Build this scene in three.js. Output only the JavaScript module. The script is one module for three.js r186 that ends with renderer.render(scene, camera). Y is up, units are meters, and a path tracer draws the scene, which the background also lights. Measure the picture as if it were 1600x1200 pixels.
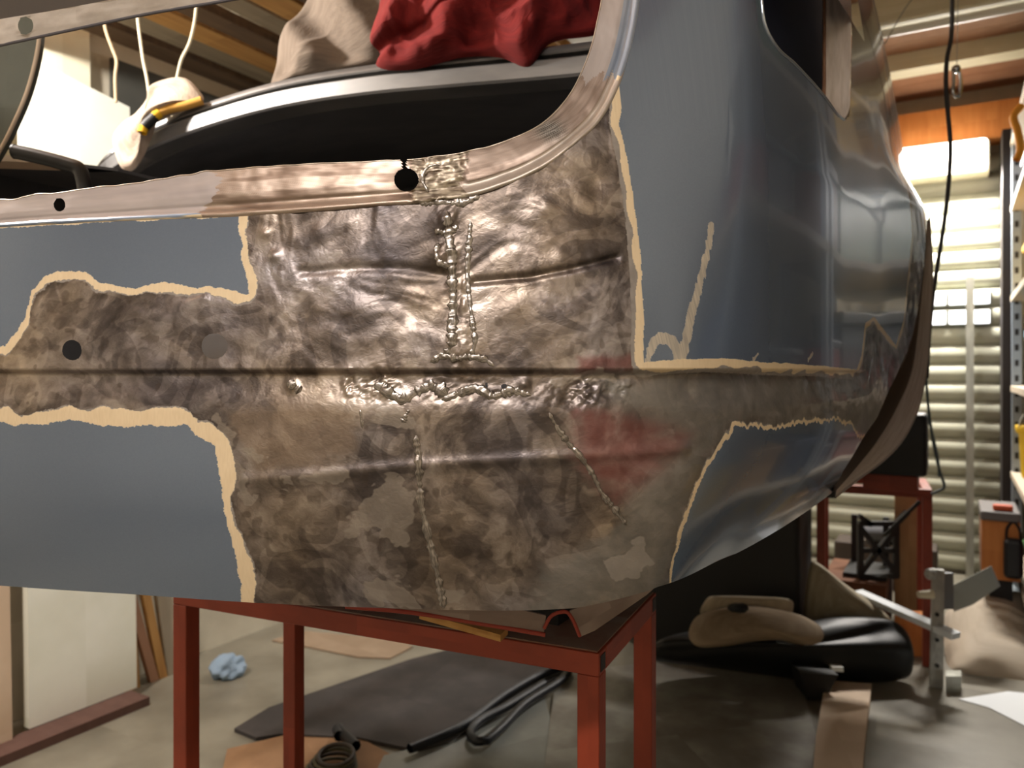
import * as THREE from 'three';
import { RoundedBoxGeometry } from 'three/addons/geometries/RoundedBoxGeometry.js';
import { RectAreaLightUniformsLib } from 'three/addons/lights/RectAreaLightUniformsLib.js';
import { mergeGeometries, mergeVertices, toCreasedNormals } from 'three/addons/utils/BufferGeometryUtils.js';
RectAreaLightUniformsLib.init();

// ------------------------------------------------------------------ camera, exposure, lights
const scene = new THREE.Scene();
const FOC = 1202, HZ = 580, EYE = 1.1;                    // focal length in pixels, horizon row, eye height in metres
const camera = new THREE.PerspectiveCamera(2 * Math.atan(600 / FOC) * 180 / Math.PI, 4 / 3, 0.05, 60);
camera.position.set(0, EYE, 0);
camera.setViewOffset(1600, 1200, 0, 600 - HZ, 1600, 1200);
camera.focus = 0.93; camera.userData.fStop = 5.0;
const renderer = new THREE.WebGLRenderer();
renderer.toneMapping = THREE.LinearToneMapping;
renderer.toneMappingExposure = 1.06;
renderer.shadowMap.enabled = true;

// the garage stands turned 30 degrees to the view: a = along the room to its door, b = across to the shelves
const TH = Math.PI / 6, SN = Math.sin(TH), CS = Math.cos(TH);
const V = (x, y, z) => new THREE.Vector3(x, y, z);
const R = (a, b, y) => V(a * SN + b * CS, y, -a * CS + b * SN);
const P = (px, py, d) => V((px - 800) / FOC * d, EYE - (py - HZ) / FOC * d, -d);
const F = (px, py, up = 0) => { const d = (EYE - up) * FOC / (py - HZ); return V((px - 800) / FOC * d, up, -d); };

function areaLight(pos, target, w, h, color, intensity) {
  const l = new THREE.RectAreaLight(color, intensity, w, h);
  l.position.copy(pos); l.lookAt(target); l.castShadow = true; scene.add(l); return l;
}
const WARM = 0xfff7ef, COOL = 0xfff8f0;
const LAMP_BACK = R(-0.6, -0.35, 2.36), LAMP_SIDE = R(0.58, -2.0, 2.12), FILL_FAR = R(3.6, -1.9, 2.05), LAMP_END = R(4.66, -0.075, 2.215);  // the bulb beyond the car is an added fill for the floor
areaLight(LAMP_BACK, LAMP_BACK.clone().add(V(0, -1, 0)), 1.2, 0.12, WARM, 80);
for (const [p, c] of [[LAMP_SIDE, 10], [FILL_FAR, 4.5]]) { const l = new THREE.PointLight(WARM, c, 0, 2); l.position.copy(p); l.castShadow = true; l.shadow.radius = 3; scene.add(l); }
areaLight(LAMP_END.clone().add(R(-0.03, 0, -0.1)), LAMP_END.clone().add(R(-0.75, 0, -1.6)), 0.45, 0.12, COOL, 360);

// ------------------------------------------------------------------ helpers
let seed = 12345;
const rnd = () => { seed = (seed * 1664525 + 1013904223) >>> 0; return seed / 4294967296; };
const PERM = new Float32Array(65536); for (let i = 0; i < 65536; i++) PERM[i] = rnd();
function vn(x, y) {                                       // value noise 0..1
  const xi = Math.floor(x), yi = Math.floor(y), fx = x - xi, fy = y - yi;
  const u = fx * fx * (3 - 2 * fx), v = fy * fy * (3 - 2 * fy);
  const h = (i, j) => PERM[((i & 255) + ((j & 255) << 8)) & 65535];
  const a = h(xi, yi), b = h(xi + 1, yi), c = h(xi, yi + 1), d = h(xi + 1, yi + 1);
  return a + (b - a) * u + (c - a) * v + (a - b - c + d) * u * v;
}
const fbm = (x, y, o = 4) => { let s = 0, a = 0.5, n = 0; for (let i = 0; i < o; i++) { s += a * vn(x, y); n += a; x = x * 2.03 + 17.3; y = y * 2.03 + 9.1; a *= 0.5; } return s / n; };
const sst = (a, b, x) => { const t = Math.min(1, Math.max(0, (x - a) / (b - a))); return t * t * (3 - 2 * t); };
const lerp = (a, b, t) => a + (b - a) * t;
function interp(tab, x) {                                 // monotone table [[x, y] ...], linear
  if (x <= tab[0][0]) return tab[0][1];
  for (let i = 1; i < tab.length; i++) if (x <= tab[i][0]) return lerp(tab[i - 1][1], tab[i][1], (x - tab[i - 1][0]) / (tab[i][0] - tab[i - 1][0]));
  return tab[tab.length - 1][1];
}
const taken = {};
function numbered(n) { const k = taken[n] = (taken[n] ?? -1) + 1; return k ? n + '_' + String(k).padStart(3, '0') : n; }
function shade(m) { m.castShadow = true; m.receiveShadow = true; return m; }
function part(name, geo, mat, parent, label) {
  const m = shade(new THREE.Mesh(geo, mat)); m.name = name; parent.add(m);
  if (label) m.userData.label = label;
  return m;
}
function group(name, label, category, grp) {
  const g = new THREE.Group(); g.name = numbered(name); g.userData = { label, category };
  if (grp) g.userData.group = grp;
  scene.add(g); return g;
}
function single(name, geo, mat, label, category, grp) {
  const m = shade(new THREE.Mesh(geo, mat)); m.name = numbered(name); m.userData = { label, category };
  if (grp) m.userData.group = grp;
  scene.add(m); return m;
}
function struct(name, geo, mat, label) {
  const m = shade(new THREE.Mesh(geo, mat)); m.name = name; m.userData = { kind: 'structure', label, category: name.split('_')[0] };
  scene.add(m); return m;
}
function structGroup(name, label) { const g = new THREE.Group(); g.name = name; g.userData = { kind: 'structure', label, category: name.split('_')[0] }; scene.add(g); return g; }
// box in room axes, from (a0,b0,y0) to (a1,b1,y1), uv in metres
function rbox(a0, a1, b0, b1, y0, y1, r = 0) {
  const w = Math.abs(b1 - b0), h = Math.abs(y1 - y0), l = Math.abs(a1 - a0);
  const g = r ? new RoundedBoxGeometry(w, h, l, 2, r) : new THREE.BoxGeometry(w, h, l);
  metreUV(g);
  g.rotateY(-TH);
  const c = R((a0 + a1) / 2, (b0 + b1) / 2, (y0 + y1) / 2); g.translate(c.x, c.y, c.z); return g;
}
function metreUV(g) {
  const p = g.attributes.position, n = g.attributes.normal, uv = new Float32Array(p.count * 2);
  for (let i = 0; i < p.count; i++) {
    const ax = Math.abs(n.getX(i)), ay = Math.abs(n.getY(i)), az = Math.abs(n.getZ(i));
    let u, v;
    if (ay >= ax && ay >= az) { u = p.getX(i); v = p.getZ(i); } else if (ax >= az) { u = p.getZ(i); v = p.getY(i); } else { u = p.getX(i); v = p.getY(i); }
    uv[2 * i] = u; uv[2 * i + 1] = v;
  }
  g.setAttribute('uv', new THREE.BufferAttribute(uv, 2)); return g;
}
// bar of a rectangular section between two points; side = direction of the width w
function bar(p, q, w, t, up = V(0, 1, 0), r = 0) {
  const dir = q.clone().sub(p), L = dir.length(); dir.normalize();
  let x = new THREE.Vector3().crossVectors(up, dir); if (x.lengthSq() < 1e-6) x = V(1, 0, 0); x.normalize();
  const y = new THREE.Vector3().crossVectors(dir, x).normalize();
  const g = r ? new RoundedBoxGeometry(w, t, L, 2, r) : new THREE.BoxGeometry(w, t, L);
  metreUV(g);
  g.applyMatrix4(new THREE.Matrix4().makeBasis(x, y, dir).setPosition(p.clone().add(q).multiplyScalar(0.5)));
  return g;
}
// closed prism over a near-planar outline
function prism(pts, off) {
  const n = pts.length, c = new THREE.Vector3(); pts.forEach(p => c.add(p)); c.multiplyScalar(1 / n);
  const nor = new THREE.Vector3();
  for (let i = 0; i < n; i++) { const a = pts[i].clone().sub(c), b = pts[(i + 1) % n].clone().sub(c); nor.add(a.cross(b)); }
  nor.normalize();
  const ux = pts[1].clone().sub(pts[0]); ux.addScaledVector(nor, -ux.dot(nor)).normalize();
  const uy = new THREE.Vector3().crossVectors(nor, ux);
  const p2 = pts.map(p => { const q = p.clone().sub(c); return new THREE.Vector2(q.dot(ux), q.dot(uy)); });
  const tri = THREE.ShapeUtils.triangulateShape(p2, []);
  const pos = [], uv = [];
  const put = (p, u, v) => { pos.push(p.x, p.y, p.z); uv.push(u, v); };
  const flip = nor.dot(off) > 0;
  const q = pts.map(p => p.clone().add(off));
  for (const t of tri) {
    const a = flip ? [t[0], t[2], t[1]] : t, b = flip ? t : [t[0], t[2], t[1]];
    for (const i of a) put(pts[i], p2[i].x, p2[i].y);
    for (const i of b) put(q[i], p2[i].x, p2[i].y);
  }
  for (let i = 0; i < n; i++) {
    const j = (i + 1) % n, L = pts[i].distanceTo(pts[j]), t = off.length();
    const A = [pts[i], 0, 0], B = [pts[j], L, 0], C = [q[j], L, t], D = [q[i], 0, t];
    const f = flip ? [A, B, C, A, C, D] : [A, C, B, A, D, C];
    for (const [p, u, v] of f) put(p, u, v);
  }
  const g = new THREE.BufferGeometry();
  g.setAttribute('position', new THREE.Float32BufferAttribute(pos, 3)); g.setAttribute('uv', new THREE.Float32BufferAttribute(uv, 2));
  g.computeVertexNormals(); return g;
}
const tube = (pts, r, seg = 48, rs = 8) => new THREE.TubeGeometry(new THREE.CatmullRomCurve3(pts), seg, r, rs, false);
// grid surface from f(i/nu, j/nv) -> Vector3
function surf(nu, nv, f, uvf) {
  const pos = [], uv = [], idx = [];
  for (let j = 0; j <= nv; j++) for (let i = 0; i <= nu; i++) {
    const p = f(i / nu, j / nv); pos.push(p.x, p.y, p.z);
    const t = uvf ? uvf(i / nu, j / nv) : [i / nu, j / nv]; uv.push(t[0], t[1]);
  }
  for (let j = 0; j < nv; j++) for (let i = 0; i < nu; i++) { const a = j * (nu + 1) + i, b = a + 1, c = a + nu + 1, d = c + 1; idx.push(a, b, d, a, d, c); }
  const g = new THREE.BufferGeometry(); g.setIndex(idx);
  g.setAttribute('position', new THREE.Float32BufferAttribute(pos, 3)); g.setAttribute('uv', new THREE.Float32BufferAttribute(uv, 2));
  g.computeVertexNormals(); return g;
}
// soft thing: outline in space filled from its centre, bulging towards 'front', with folds
function pillow(outline, front, bulge, fold, back = 0.25, rings = 26, around = 140, power = 0.5) {
  const cur = new THREE.CatmullRomCurve3(outline, true, 'catmullrom', 0.5), ring = cur.getSpacedPoints(around);
  const c = new THREE.Vector3(); ring.forEach(p => c.add(p)); c.multiplyScalar(1 / ring.length);
  const f = front.clone().normalize();
  const side = (sgn) => surf(around, rings, (i, j) => {
    const k = Math.round(i * around) % around, r = j, p = c.clone().lerp(ring[k], r);
    const e = Math.pow(Math.max(0, 1 - r * r), power);
    const b = sgn > 0 ? bulge * e + fold(p, r) * sst(0, 0.25, 1 - r) : -bulge * back * e;
    return p.addScaledVector(f, b);
  });
  const g = mergeGeometries([side(1), side(-1)]); return g;
}
function dataTex(w, h, fn, srgb = true, repeat) {
  const d = new Uint8Array(w * h * 4);
  for (let y = 0; y < h; y++) for (let x = 0; x < w; x++) { const c = fn(x / w, y / h, x, y), k = (y * w + x) * 4; d[k] = c[0]; d[k + 1] = c[1]; d[k + 2] = c[2]; d[k + 3] = 255; }
  const t = new THREE.DataTexture(d, w, h, THREE.RGBAFormat); t.magFilter = THREE.LinearFilter; t.minFilter = THREE.LinearMipmapLinearFilter; t.generateMipmaps = true;
  if (srgb) t.colorSpace = THREE.SRGBColorSpace;
  if (repeat) { t.wrapS = t.wrapT = THREE.RepeatWrapping; t.repeat.set(repeat, repeat); }
  t.needsUpdate = true; return t;
}
const mix3 = (a, b, t) => [lerp(a[0], b[0], t), lerp(a[1], b[1], t), lerp(a[2], b[2], t)];
const mat = (o) => new THREE.MeshPhysicalMaterial({ roughness: 0.8, side: THREE.DoubleSide, ...o });
// grain of sawn wood: colour noise stretched along v, tiled per metre
function woodTex(a, b, k = 60) { return dataTex(256, 512, (u, v) => { const n = fbm(u * k, v * 5, 3), m = fbm(u * 7 + 40, v * 3, 3); return mix3(a, b, Math.min(1, Math.max(0, n * 0.7 + m * 0.6 - 0.2))); }, true, 1); }
function dirtTex(a, b, k = 10, o = 5) { return dataTex(512, 512, (u, v) => { const n = fbm(u * k, v * k, o), m = fbm(u * k * 5 + 9, v * k * 5, 2); return mix3(a, b, sst(0.25, 0.75, n) * 0.8 + m * 0.2); }, true, 1); }
const bumpTex = (k, o = 4) => dataTex(512, 512, (u, v) => { const n = 255 * fbm(u * k, v * k, o); return [n, n, n]; }, false, 1);

const M = {};
M.fineBump = bumpTex(64, 4);
M.concrete = mat({ map: (() => { const t = dirtTex([112, 107, 94], [142, 137, 122], 8, 6); t.repeat.set(0.6, 0.6); return t; })(), roughness: 0.42 });
M.plaster = mat({ map: dirtTex([176, 168, 150], [194, 187, 168], 6), roughness: 0.9 });
M.whiteBoard = mat({ map: dirtTex([222, 222, 206], [236, 236, 224], 4), roughness: 0.5 });
M.beigeBoard = mat({ map: dirtTex([196, 172, 146], [212, 190, 166], 5), roughness: 0.75 });
M.wood = mat({ map: woodTex([150, 104, 52], [208, 164, 98]), roughness: 0.75 });
M.darkWood = mat({ map: woodTex([74, 56, 40], [120, 94, 66]), roughness: 0.8 });
M.greyWood = mat({ map: woodTex([120, 108, 90], [166, 152, 130]), roughness: 0.8 });
M.orangeWood = mat({ map: woodTex([182, 108, 48], [222, 150, 82]), roughness: 0.7 });
M.brownBoard = mat({ map: woodTex([142, 102, 76], [168, 126, 98], 20), roughness: 0.8 });
M.cream = mat({ map: dirtTex([214, 206, 178], [228, 222, 198], 5), roughness: 0.6 });
M.redSteel = mat({ map: dirtTex([128, 48, 26], [146, 58, 34], 14), roughness: 0.5, bumpMap: M.fineBump, bumpScale: 0.0004 });
M.redTop = mat({ map: dirtTex([118, 84, 70], [136, 124, 114], 16), roughness: 0.75 });
M.black = mat({ color: 0x151516, roughness: 0.55 });
M.blackGloss = mat({ color: 0x111315, roughness: 0.5 });
M.darkTrim = mat({ color: 0x202225, roughness: 0.6 });
M.galv = mat({ map: dirtTex([150, 150, 140], [176, 176, 166], 10), roughness: 0.45, metalness: 0.5 });
M.zinc = mat({ map: dirtTex([150, 150, 144], [186, 186, 180], 20), roughness: 0.5, metalness: 0.35 });

// ------------------------------------------------------------------ the room
const A0 = -2.0, A1 = 4.86, B0 = -2.56, B1 = 0.78, TOP = 2.62;
struct('floor', rbox(A0 - 0.1, A1 + 0.1, B0 - 0.1, B1 + 0.1, -0.1, 0), M.concrete, 'grey green painted concrete garage floor');
struct('wall_left', rbox(A0 - 0.1, A1 + 0.1, B0 - 0.12, B0, 0, TOP), M.plaster, 'beige plastered garage wall on the left');
struct('wall_right', rbox(A0 - 0.1, A1 + 0.1, B1, B1 + 0.12, 0, TOP), M.plaster, 'beige plastered wall behind the shelving');
struct('wall_back', rbox(A0 - 0.12, A0, B0, B1, 0, TOP), M.plaster, 'beige plastered wall behind the viewer');
struct('wall_front', rbox(A1, A1 + 0.12, B0, B1, 0, TOP), M.plaster, 'wall around the roller door');
const ceil = structGroup('ceiling', 'boarded ceiling with cream joists');
for (let i = 0; i < 23; i++) { const a = A0 + i * 0.3; part('ceiling_board', rbox(a, a + 0.296, B0, B1, TOP, TOP + 0.03), i % 3 ? M.brownBoard : M.brownBoard, ceil); }
part('ceiling_deck', rbox(A0 - 0.1, A1 + 0.1, B0 - 0.1, B1 + 0.1, TOP + 0.03, TOP + 0.08), M.darkWood, ceil);
for (let i = 0; i < 8; i++) { const a = 4.18 - i * 0.66; part('joist', rbox(a - 0.06, a + 0.06, B0, B1, TOP - 0.08, TOP), M.cream, ceil); }
struct('trim_1', rbox(A1 - 0.16, A1, B0, B1, 2.31, 2.5), M.orangeWood, 'orange lit timber beam over the roller door');

// roller door of ribbed slats with two rows of small panes
const door = structGroup('door_1', 'pale ribbed metal roller door with small bright panes');
{
  const m = mat({ map: dirtTex([176, 176, 156], [190, 190, 172], 6), roughness: 0.5, metalness: 0.1 });
  const prof = []; for (let k = 0; k <= 10; k++) { const t = k / 10; prof.push([0.028 * Math.pow(Math.sin(Math.PI * t), 0.7), t * 0.1]); }
  const b0 = -2.2, b1 = 0.2;
  for (let i = 0; i < 22; i++) part('slat', surf(2, 10, (u, v) => { const k = Math.round(v * 10); return R(A1 - 0.02 - prof[k][0], lerp(b0, b1, u), i * 0.102 + prof[k][1] + 0.02); }, (u, v) => [u * 2.4, v * 0.1]), m, door);
  const pane = mat({ color: 0xffffff, emissive: 0xf2f7ff, emissiveIntensity: 2.2, roughness: 0.3 });
  const frame = mat({ color: 0x8f9184, roughness: 0.5 });
  const paneAt = (b, y) => { const f = part('window_frame', rbox(A1 - 0.064, A1 - 0.035, b - 0.05, b + 0.05, y - 0.044, y + 0.044, 0.012), frame, door); part('pane', rbox(A1 - 0.07, A1 - 0.06, b - 0.043, b + 0.043, y - 0.036, y + 0.036, 0.004), pane, f); };
  for (const y of [1.39, 1.495]) for (let k = 0; k < 9; k++) paneAt(0.112 - k * 0.102, y);
}
struct('trim_2', rbox(A1 - 0.12, A1 - 0.08, 0.045, 0.082, 0, 1.6), M.galv, 'upright galvanised guide rail in front of the roller door');
struct('trim_3', rbox(A1 - 0.3, A1 - 0.02, 0.2, 0.245, 0, 2.31), mat({ color: 0x2a2320, roughness: 0.7 }), 'dark timber jamb beside the roller door');

// lamps: housings with glowing diffusers
function batten(name, label, pos, w, h, alongA, glow) {
  const g = group(name, label, 'lamp'); const t = 0.05;
  const diff = mat({ color: 0xffffff, emissive: glow, emissiveIntensity: 5, roughness: 0.5 });
  const body = mat({ color: 0xd9d6cc, roughness: 0.5 });
  const l = alongA ? [w, h] : [h, w];
  const q = new RoundedBoxGeometry(l[1], t, l[0], 2, 0.008); q.rotateY(-TH);
  q.translate(pos.x, pos.y + t, pos.z); part('housing', q, body, g);
  const d2 = new RoundedBoxGeometry(l[1] * 0.96, 0.03, l[0] * 0.98, 2, 0.008); d2.rotateY(-TH); d2.translate(pos.x, pos.y + 0.024, pos.z); part('diffuser', d2, diff, g);
  const rod = new THREE.CylinderGeometry(0.006, 0.006, TOP - pos.y - t, 8); rod.translate(pos.x, (TOP + pos.y + t) / 2, pos.z); part('hanging_rod', rod, body, g);
}
batten('ceiling_lamp', 'long white batten lamp under the ceiling behind the viewer', LAMP_BACK, 1.2, 0.13, false, 0xffe2bd);
function bulb(label, p) {
  const g = group('pendant_lamp', label, 'lamp');
  const b = new THREE.SphereGeometry(0.055, 28, 20); b.translate(p.x, p.y, p.z); part('bulb', b, mat({ color: 0xffffff, emissive: 0xfff0dc, emissiveIntensity: 4, roughness: 0.4 }), g);
  const s = new THREE.CylinderGeometry(0.02, 0.024, 0.07, 20); s.translate(p.x, p.y + 0.085, p.z); part('socket', s, M.black, g);
  const c = new THREE.CylinderGeometry(0.004, 0.004, TOP - p.y - 0.12, 8); c.translate(p.x, (TOP + p.y + 0.12) / 2, p.z); part('flex', c, M.black, g);
}
bulb('bare bulb on a flex left of the car near the tall white board', LAMP_SIDE);
bulb('added unseen bulb lighting the floor beyond the far end of the car', FILL_FAR);
{
  const g = group('wall_lamp', 'glowing white fluorescent lamp above the roller door', 'lamp');
  part('housing', rbox(4.66, 4.86, -0.3, 0.15, 2.13, 2.30, 0.01), M.cream, g);
  part('diffuser', rbox(4.60, 4.66, -0.29, 0.14, 2.135, 2.295, 0.02), mat({ color: 0xffffff, emissive: 0xfff2dd, emissiveIntensity: 9, roughness: 0.5 }), g);
  part('bracket', rbox(4.72, 4.84, -0.12, -0.04, 2.29, 2.31), M.cream, g);
}
{ // fluorescent fitting under the joists
  const g = group('tube_fitting', 'unlit cream fluorescent fitting under the joists above the shelving', 'lamp');
  part('housing', rbox(3.28, 3.38, -0.36, 0.5, 2.44, 2.50, 0.008), M.cream, g);
  const t = new THREE.CylinderGeometry(0.016, 0.016, 0.8, 14); t.rotateZ(Math.PI / 2); t.rotateY(-TH); const c = R(3.33, 0.07, 2.418); t.translate(c.x, c.y, c.z);
  part('tube', t, mat({ color: 0xf4f4ee, roughness: 0.3 }), g);
  for (const b of [-0.33, 0.47]) part('socket', rbox(3.305, 3.355, b - 0.02, b + 0.02, 2.39, 2.445, 0.004), M.whiteBoard, g);
}

// ------------------------------------------------------------------ the car shell: plan curve and skin
const PLAN = [[-440, 1.34], [-250, 1.14], [0, 1.02], [250, 0.945], [500, 0.893], [700, 0.866], [850, 0.858], [950, 0.868], [1050, 0.902], [1130, 0.955], [1200, 1.03], [1260, 1.13], [1300, 1.23], [1335, 1.36], [1376, 1.55], [1404, 1.72], [1422, 1.95], [1430, 2.3], [1428, 2.95]]
  .map(([px, d]) => V((px - 800) / FOC * d, 0, -d));
const planCurve = new THREE.CatmullRomCurve3(PLAN, false, 'centripetal');
const NT = 3000, planPts = planCurve.getPoints(NT), sTab = [0];
for (let i = 1; i <= NT; i++) sTab.push(sTab[i - 1] + planPts[i].distanceTo(planPts[i - 1]));
function planAt(s) {
  let lo = 0, hi = NT; while (hi - lo > 1) { const m = (lo + hi) >> 1; if (sTab[m] <= s) lo = m; else hi = m; }
  const t = (s - sTab[lo]) / (sTab[hi] - sTab[lo]), p = planPts[lo].clone().lerp(planPts[hi], t);
  const i0 = Math.max(0, lo - 8), i1 = Math.min(NT, hi + 8), tg = planPts[i1].clone().sub(planPts[i0]).normalize();
  return [p, V(-tg.z, 0, tg.x)];                          // point and outward normal
}
function sOfPx(px) { for (let i = 1; i <= NT; i++) { const q = planPts[i]; if (800 + FOC * q.x / -q.z >= px) return sTab[i]; } return sTab[NT]; }
function sOfD(d) { for (let i = NT >> 1; i <= NT; i++) if (-planPts[i].z >= d) return sTab[i]; return sTab[NT]; }
const S1000 = sOfPx(1000), S1200 = sOfPx(1200), SARCH = sOfD(1.98);
const sCache = { s1345: sOfPx(1345) };
function inset(s, h) {
  const k = sst(S1000, S1200, s);
  const rearUp = h > 1.1 ? 0.13 * (h - 1.1) + 0.25 * Math.max(0, h - 1.3) ** 2 : 0, sideUp = 0.12 * Math.max(0, h - 1.42) ** 2 + 0.05 * Math.max(0, h - 1.4);
  const rearLow = 0.9 * Math.max(0, 0.99 - h) ** 2, sideLow = 1.6 * Math.max(0, 1.03 - h) ** 2;
  let v = lerp(rearUp, sideUp, k) + lerp(rearLow, sideLow, k);
  const g = sst(1.1035, 1.0955, h) * 0.0095 - sst(1.096, 1.05, h) * 0.0105;      // swage line: undercut, then rounding out again
  v += g * (1 - 0.25 * k) * sst(sCache.s1345 + 0.06, sCache.s1345 - 0.02, s);
  v -= 0.04 * Math.exp(-(((s - SARCH) / 0.26) ** 2)) * sst(1.62, 1.49, h) * sst(0.86, 1.02, h);   // flared arch
  return v;
}
function skin(s, h, extra = 0) { const [p, n] = planAt(s); const o = extra - inset(s, h); return V(p.x + n.x * o, h, p.z + n.z * o); }
function toPx(v) { return [800 + FOC * v.x / -v.z, HZ + FOC * (EYE - v.y) / -v.z]; }
function toSurf(px, py) {                                 // traced point -> place on the skin (s, h)
  let s = sOfPx(px), h = EYE - (py - HZ) / FOC * -planAt(s)[0].z;
  for (let i = 0; i < 14; i++) {
    const p = skin(s, h), q = toPx(p), q2 = toPx(skin(s + 0.002, h));
    const ds = (px - q[0]) / Math.max(20, (q2[0] - q[0]) / 0.002);
    s += Math.max(-0.05, Math.min(0.05, ds)); s = Math.min(sTab[NT] - 0.01, Math.max(0.005, s));
    h = EYE - (py - HZ) / FOC * -skin(s, h).z;
  }
  return [s, h];
}
const poly = (a) => a.map(([x, y]) => toSurf(x, y));
// signed distance to a polygon in (s, h): negative inside
function sdPoly(pg, x, y) {
  let d = 1e9, c = false;
  for (let i = 0, j = pg.length - 1; i < pg.length; j = i++) {
    const ax = pg[i][0], ay = pg[i][1], bx = pg[j][0], by = pg[j][1], ex = bx - ax, ey = by - ay, wx = x - ax, wy = y - ay;
    const t = Math.max(0, Math.min(1, (wx * ex + wy * ey) / (ex * ex + ey * ey + 1e-12))), qx = wx - ex * t, qy = wy - ey * t;
    d = Math.min(d, qx * qx + qy * qy);
    if ((ay > y) !== (by > y) && x < (bx - ax) * (y - ay) / (by - ay) + ax) c = !c;
  }
  d = Math.sqrt(d); return c ? -d : d;
}
function sdLine(pl, x, y) {
  let d = 1e9, tt = 0;
  for (let i = 0; i + 1 < pl.length; i++) {
    const ax = pl[i][0], ay = pl[i][1], ex = pl[i + 1][0] - ax, ey = pl[i + 1][1] - ay, wx = x - ax, wy = y - ay;
    const t = Math.max(0, Math.min(1, (wx * ex + wy * ey) / (ex * ex + ey * ey + 1e-12))), qx = wx - ex * t, qy = wy - ey * t, q = qx * qx + qy * qy;
    if (q < d) { d = q; tt = (i + t) / (pl.length - 1); }
  }
  return [Math.sqrt(d), tt];
}
const Z = [
  poly([[-90, 362], [0, 356], [200, 346], [372, 338], [378, 400], [388, 458], [330, 450], [250, 442], [215, 450], [150, 442], [138, 428], [105, 422], [70, 430], [50, 455], [38, 500], [8, 540], [-90, 565]]),
  poly([[-90, 655], [-20, 652], [20, 664], [60, 664], [110, 656], [150, 664], [200, 668], [290, 664], [315, 684], [336, 698], [343, 735], [350, 800], [362, 850], [374, 900], [380, 960], [-90, 960]]),
  poly([[1010, -300], [990, 60], [976, 135], [968, 195], [980, 245], [993, 330], [1003, 430], [1006, 500], [1006, 566], [1060, 561], [1120, 560], [1200, 566], [1290, 572], [1338, 578], [1346, 556], [1352, 505], [1366, 495], [1385, 520], [1400, 540], [1412, 500], [1424, 380], [1424, -300]]),
  poly([[1147, 668], [1180, 665], [1200, 672], [1225, 668], [1250, 662], [1290, 660], [1310, 655], [1318, 664], [1330, 664], [1342, 684], [1356, 688], [1330, 740], [1296, 800], [1240, 850], [1034, 980], [1052, 885], [1062, 842], [1092, 760], [1117, 712], [1144, 676]]),
];
const scratch = [[poly([[1112, 352], [1104, 400], [1092, 450], [1078, 500], [1066, 560]]), 0.0075], [poly([[1012, 562], [1018, 540], [1030, 528], [1048, 530], [1058, 545], [1062, 562]]), 0.008], [poly([[1184, 553], [1178, 562]]), 0.003], [poly([[1270, 552], [1263, 562]]), 0.003]];
const redZone = poly([[905, 645], [960, 650], [1040, 660], [1085, 675], [1075, 700], [1050, 735], [1010, 765], [960, 780], [930, 740], [890, 700]]);
const redZone2 = poly([[905, 558], [1000, 555], [1000, 578], [900, 580]]);
const greyZone = poly([[940, 590], [1350, 585], [1380, 640], [1350, 690], [1145, 660], [1100, 720], [1060, 830], [1035, 930], [820, 965], [860, 880], [960, 830], [1000, 760], [1080, 680], [960, 625]]);
const tanZone = poly([[350, 640], [470, 630], [545, 650], [555, 700], [480, 735], [400, 730]]);
const flakes = [[[425, 735], [455, 742], [458, 757], [432, 748]], [[370, 700], [395, 695], [410, 715], [385, 722]], [[555, 598], [640, 640], [650, 662], [575, 650], [560, 620]], [[470, 740], [530, 733], [545, 745], [500, 752], [465, 748]], [[545, 575], [600, 568], [622, 578], [560, 586]], [[860, 590], [930, 585], [960, 592], [870, 600]], [[560, 900], [620, 905], [650, 950], [570, 945]], [[950, 870], [1000, 850], [1020, 880], [960, 910]], [[700, 925], [722, 925], [720, 945], [700, 945]], [[540, 830], [610, 745], [640, 775], [630, 850], [590, 830]], [[340, 650], [365, 690], [395, 780], [382, 790], [352, 700]]].map(poly);
const U0 = sOfPx(-80), U1 = sOfD(1.95), H0 = 0.80, H1 = 1.42, TW = 2048, TH2 = 1024;
const colA = new Uint8Array(TW * TH2 * 4), ormA = new Uint8Array(TW * TH2 * 4), bmpA = new Uint8Array(TW * TH2 * 4), bareA = new Float32Array(TW * TH2);
const PAINT = [122, 136, 158], BEIGE = [224, 204, 172], GREYP = [158, 152, 148];
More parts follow.
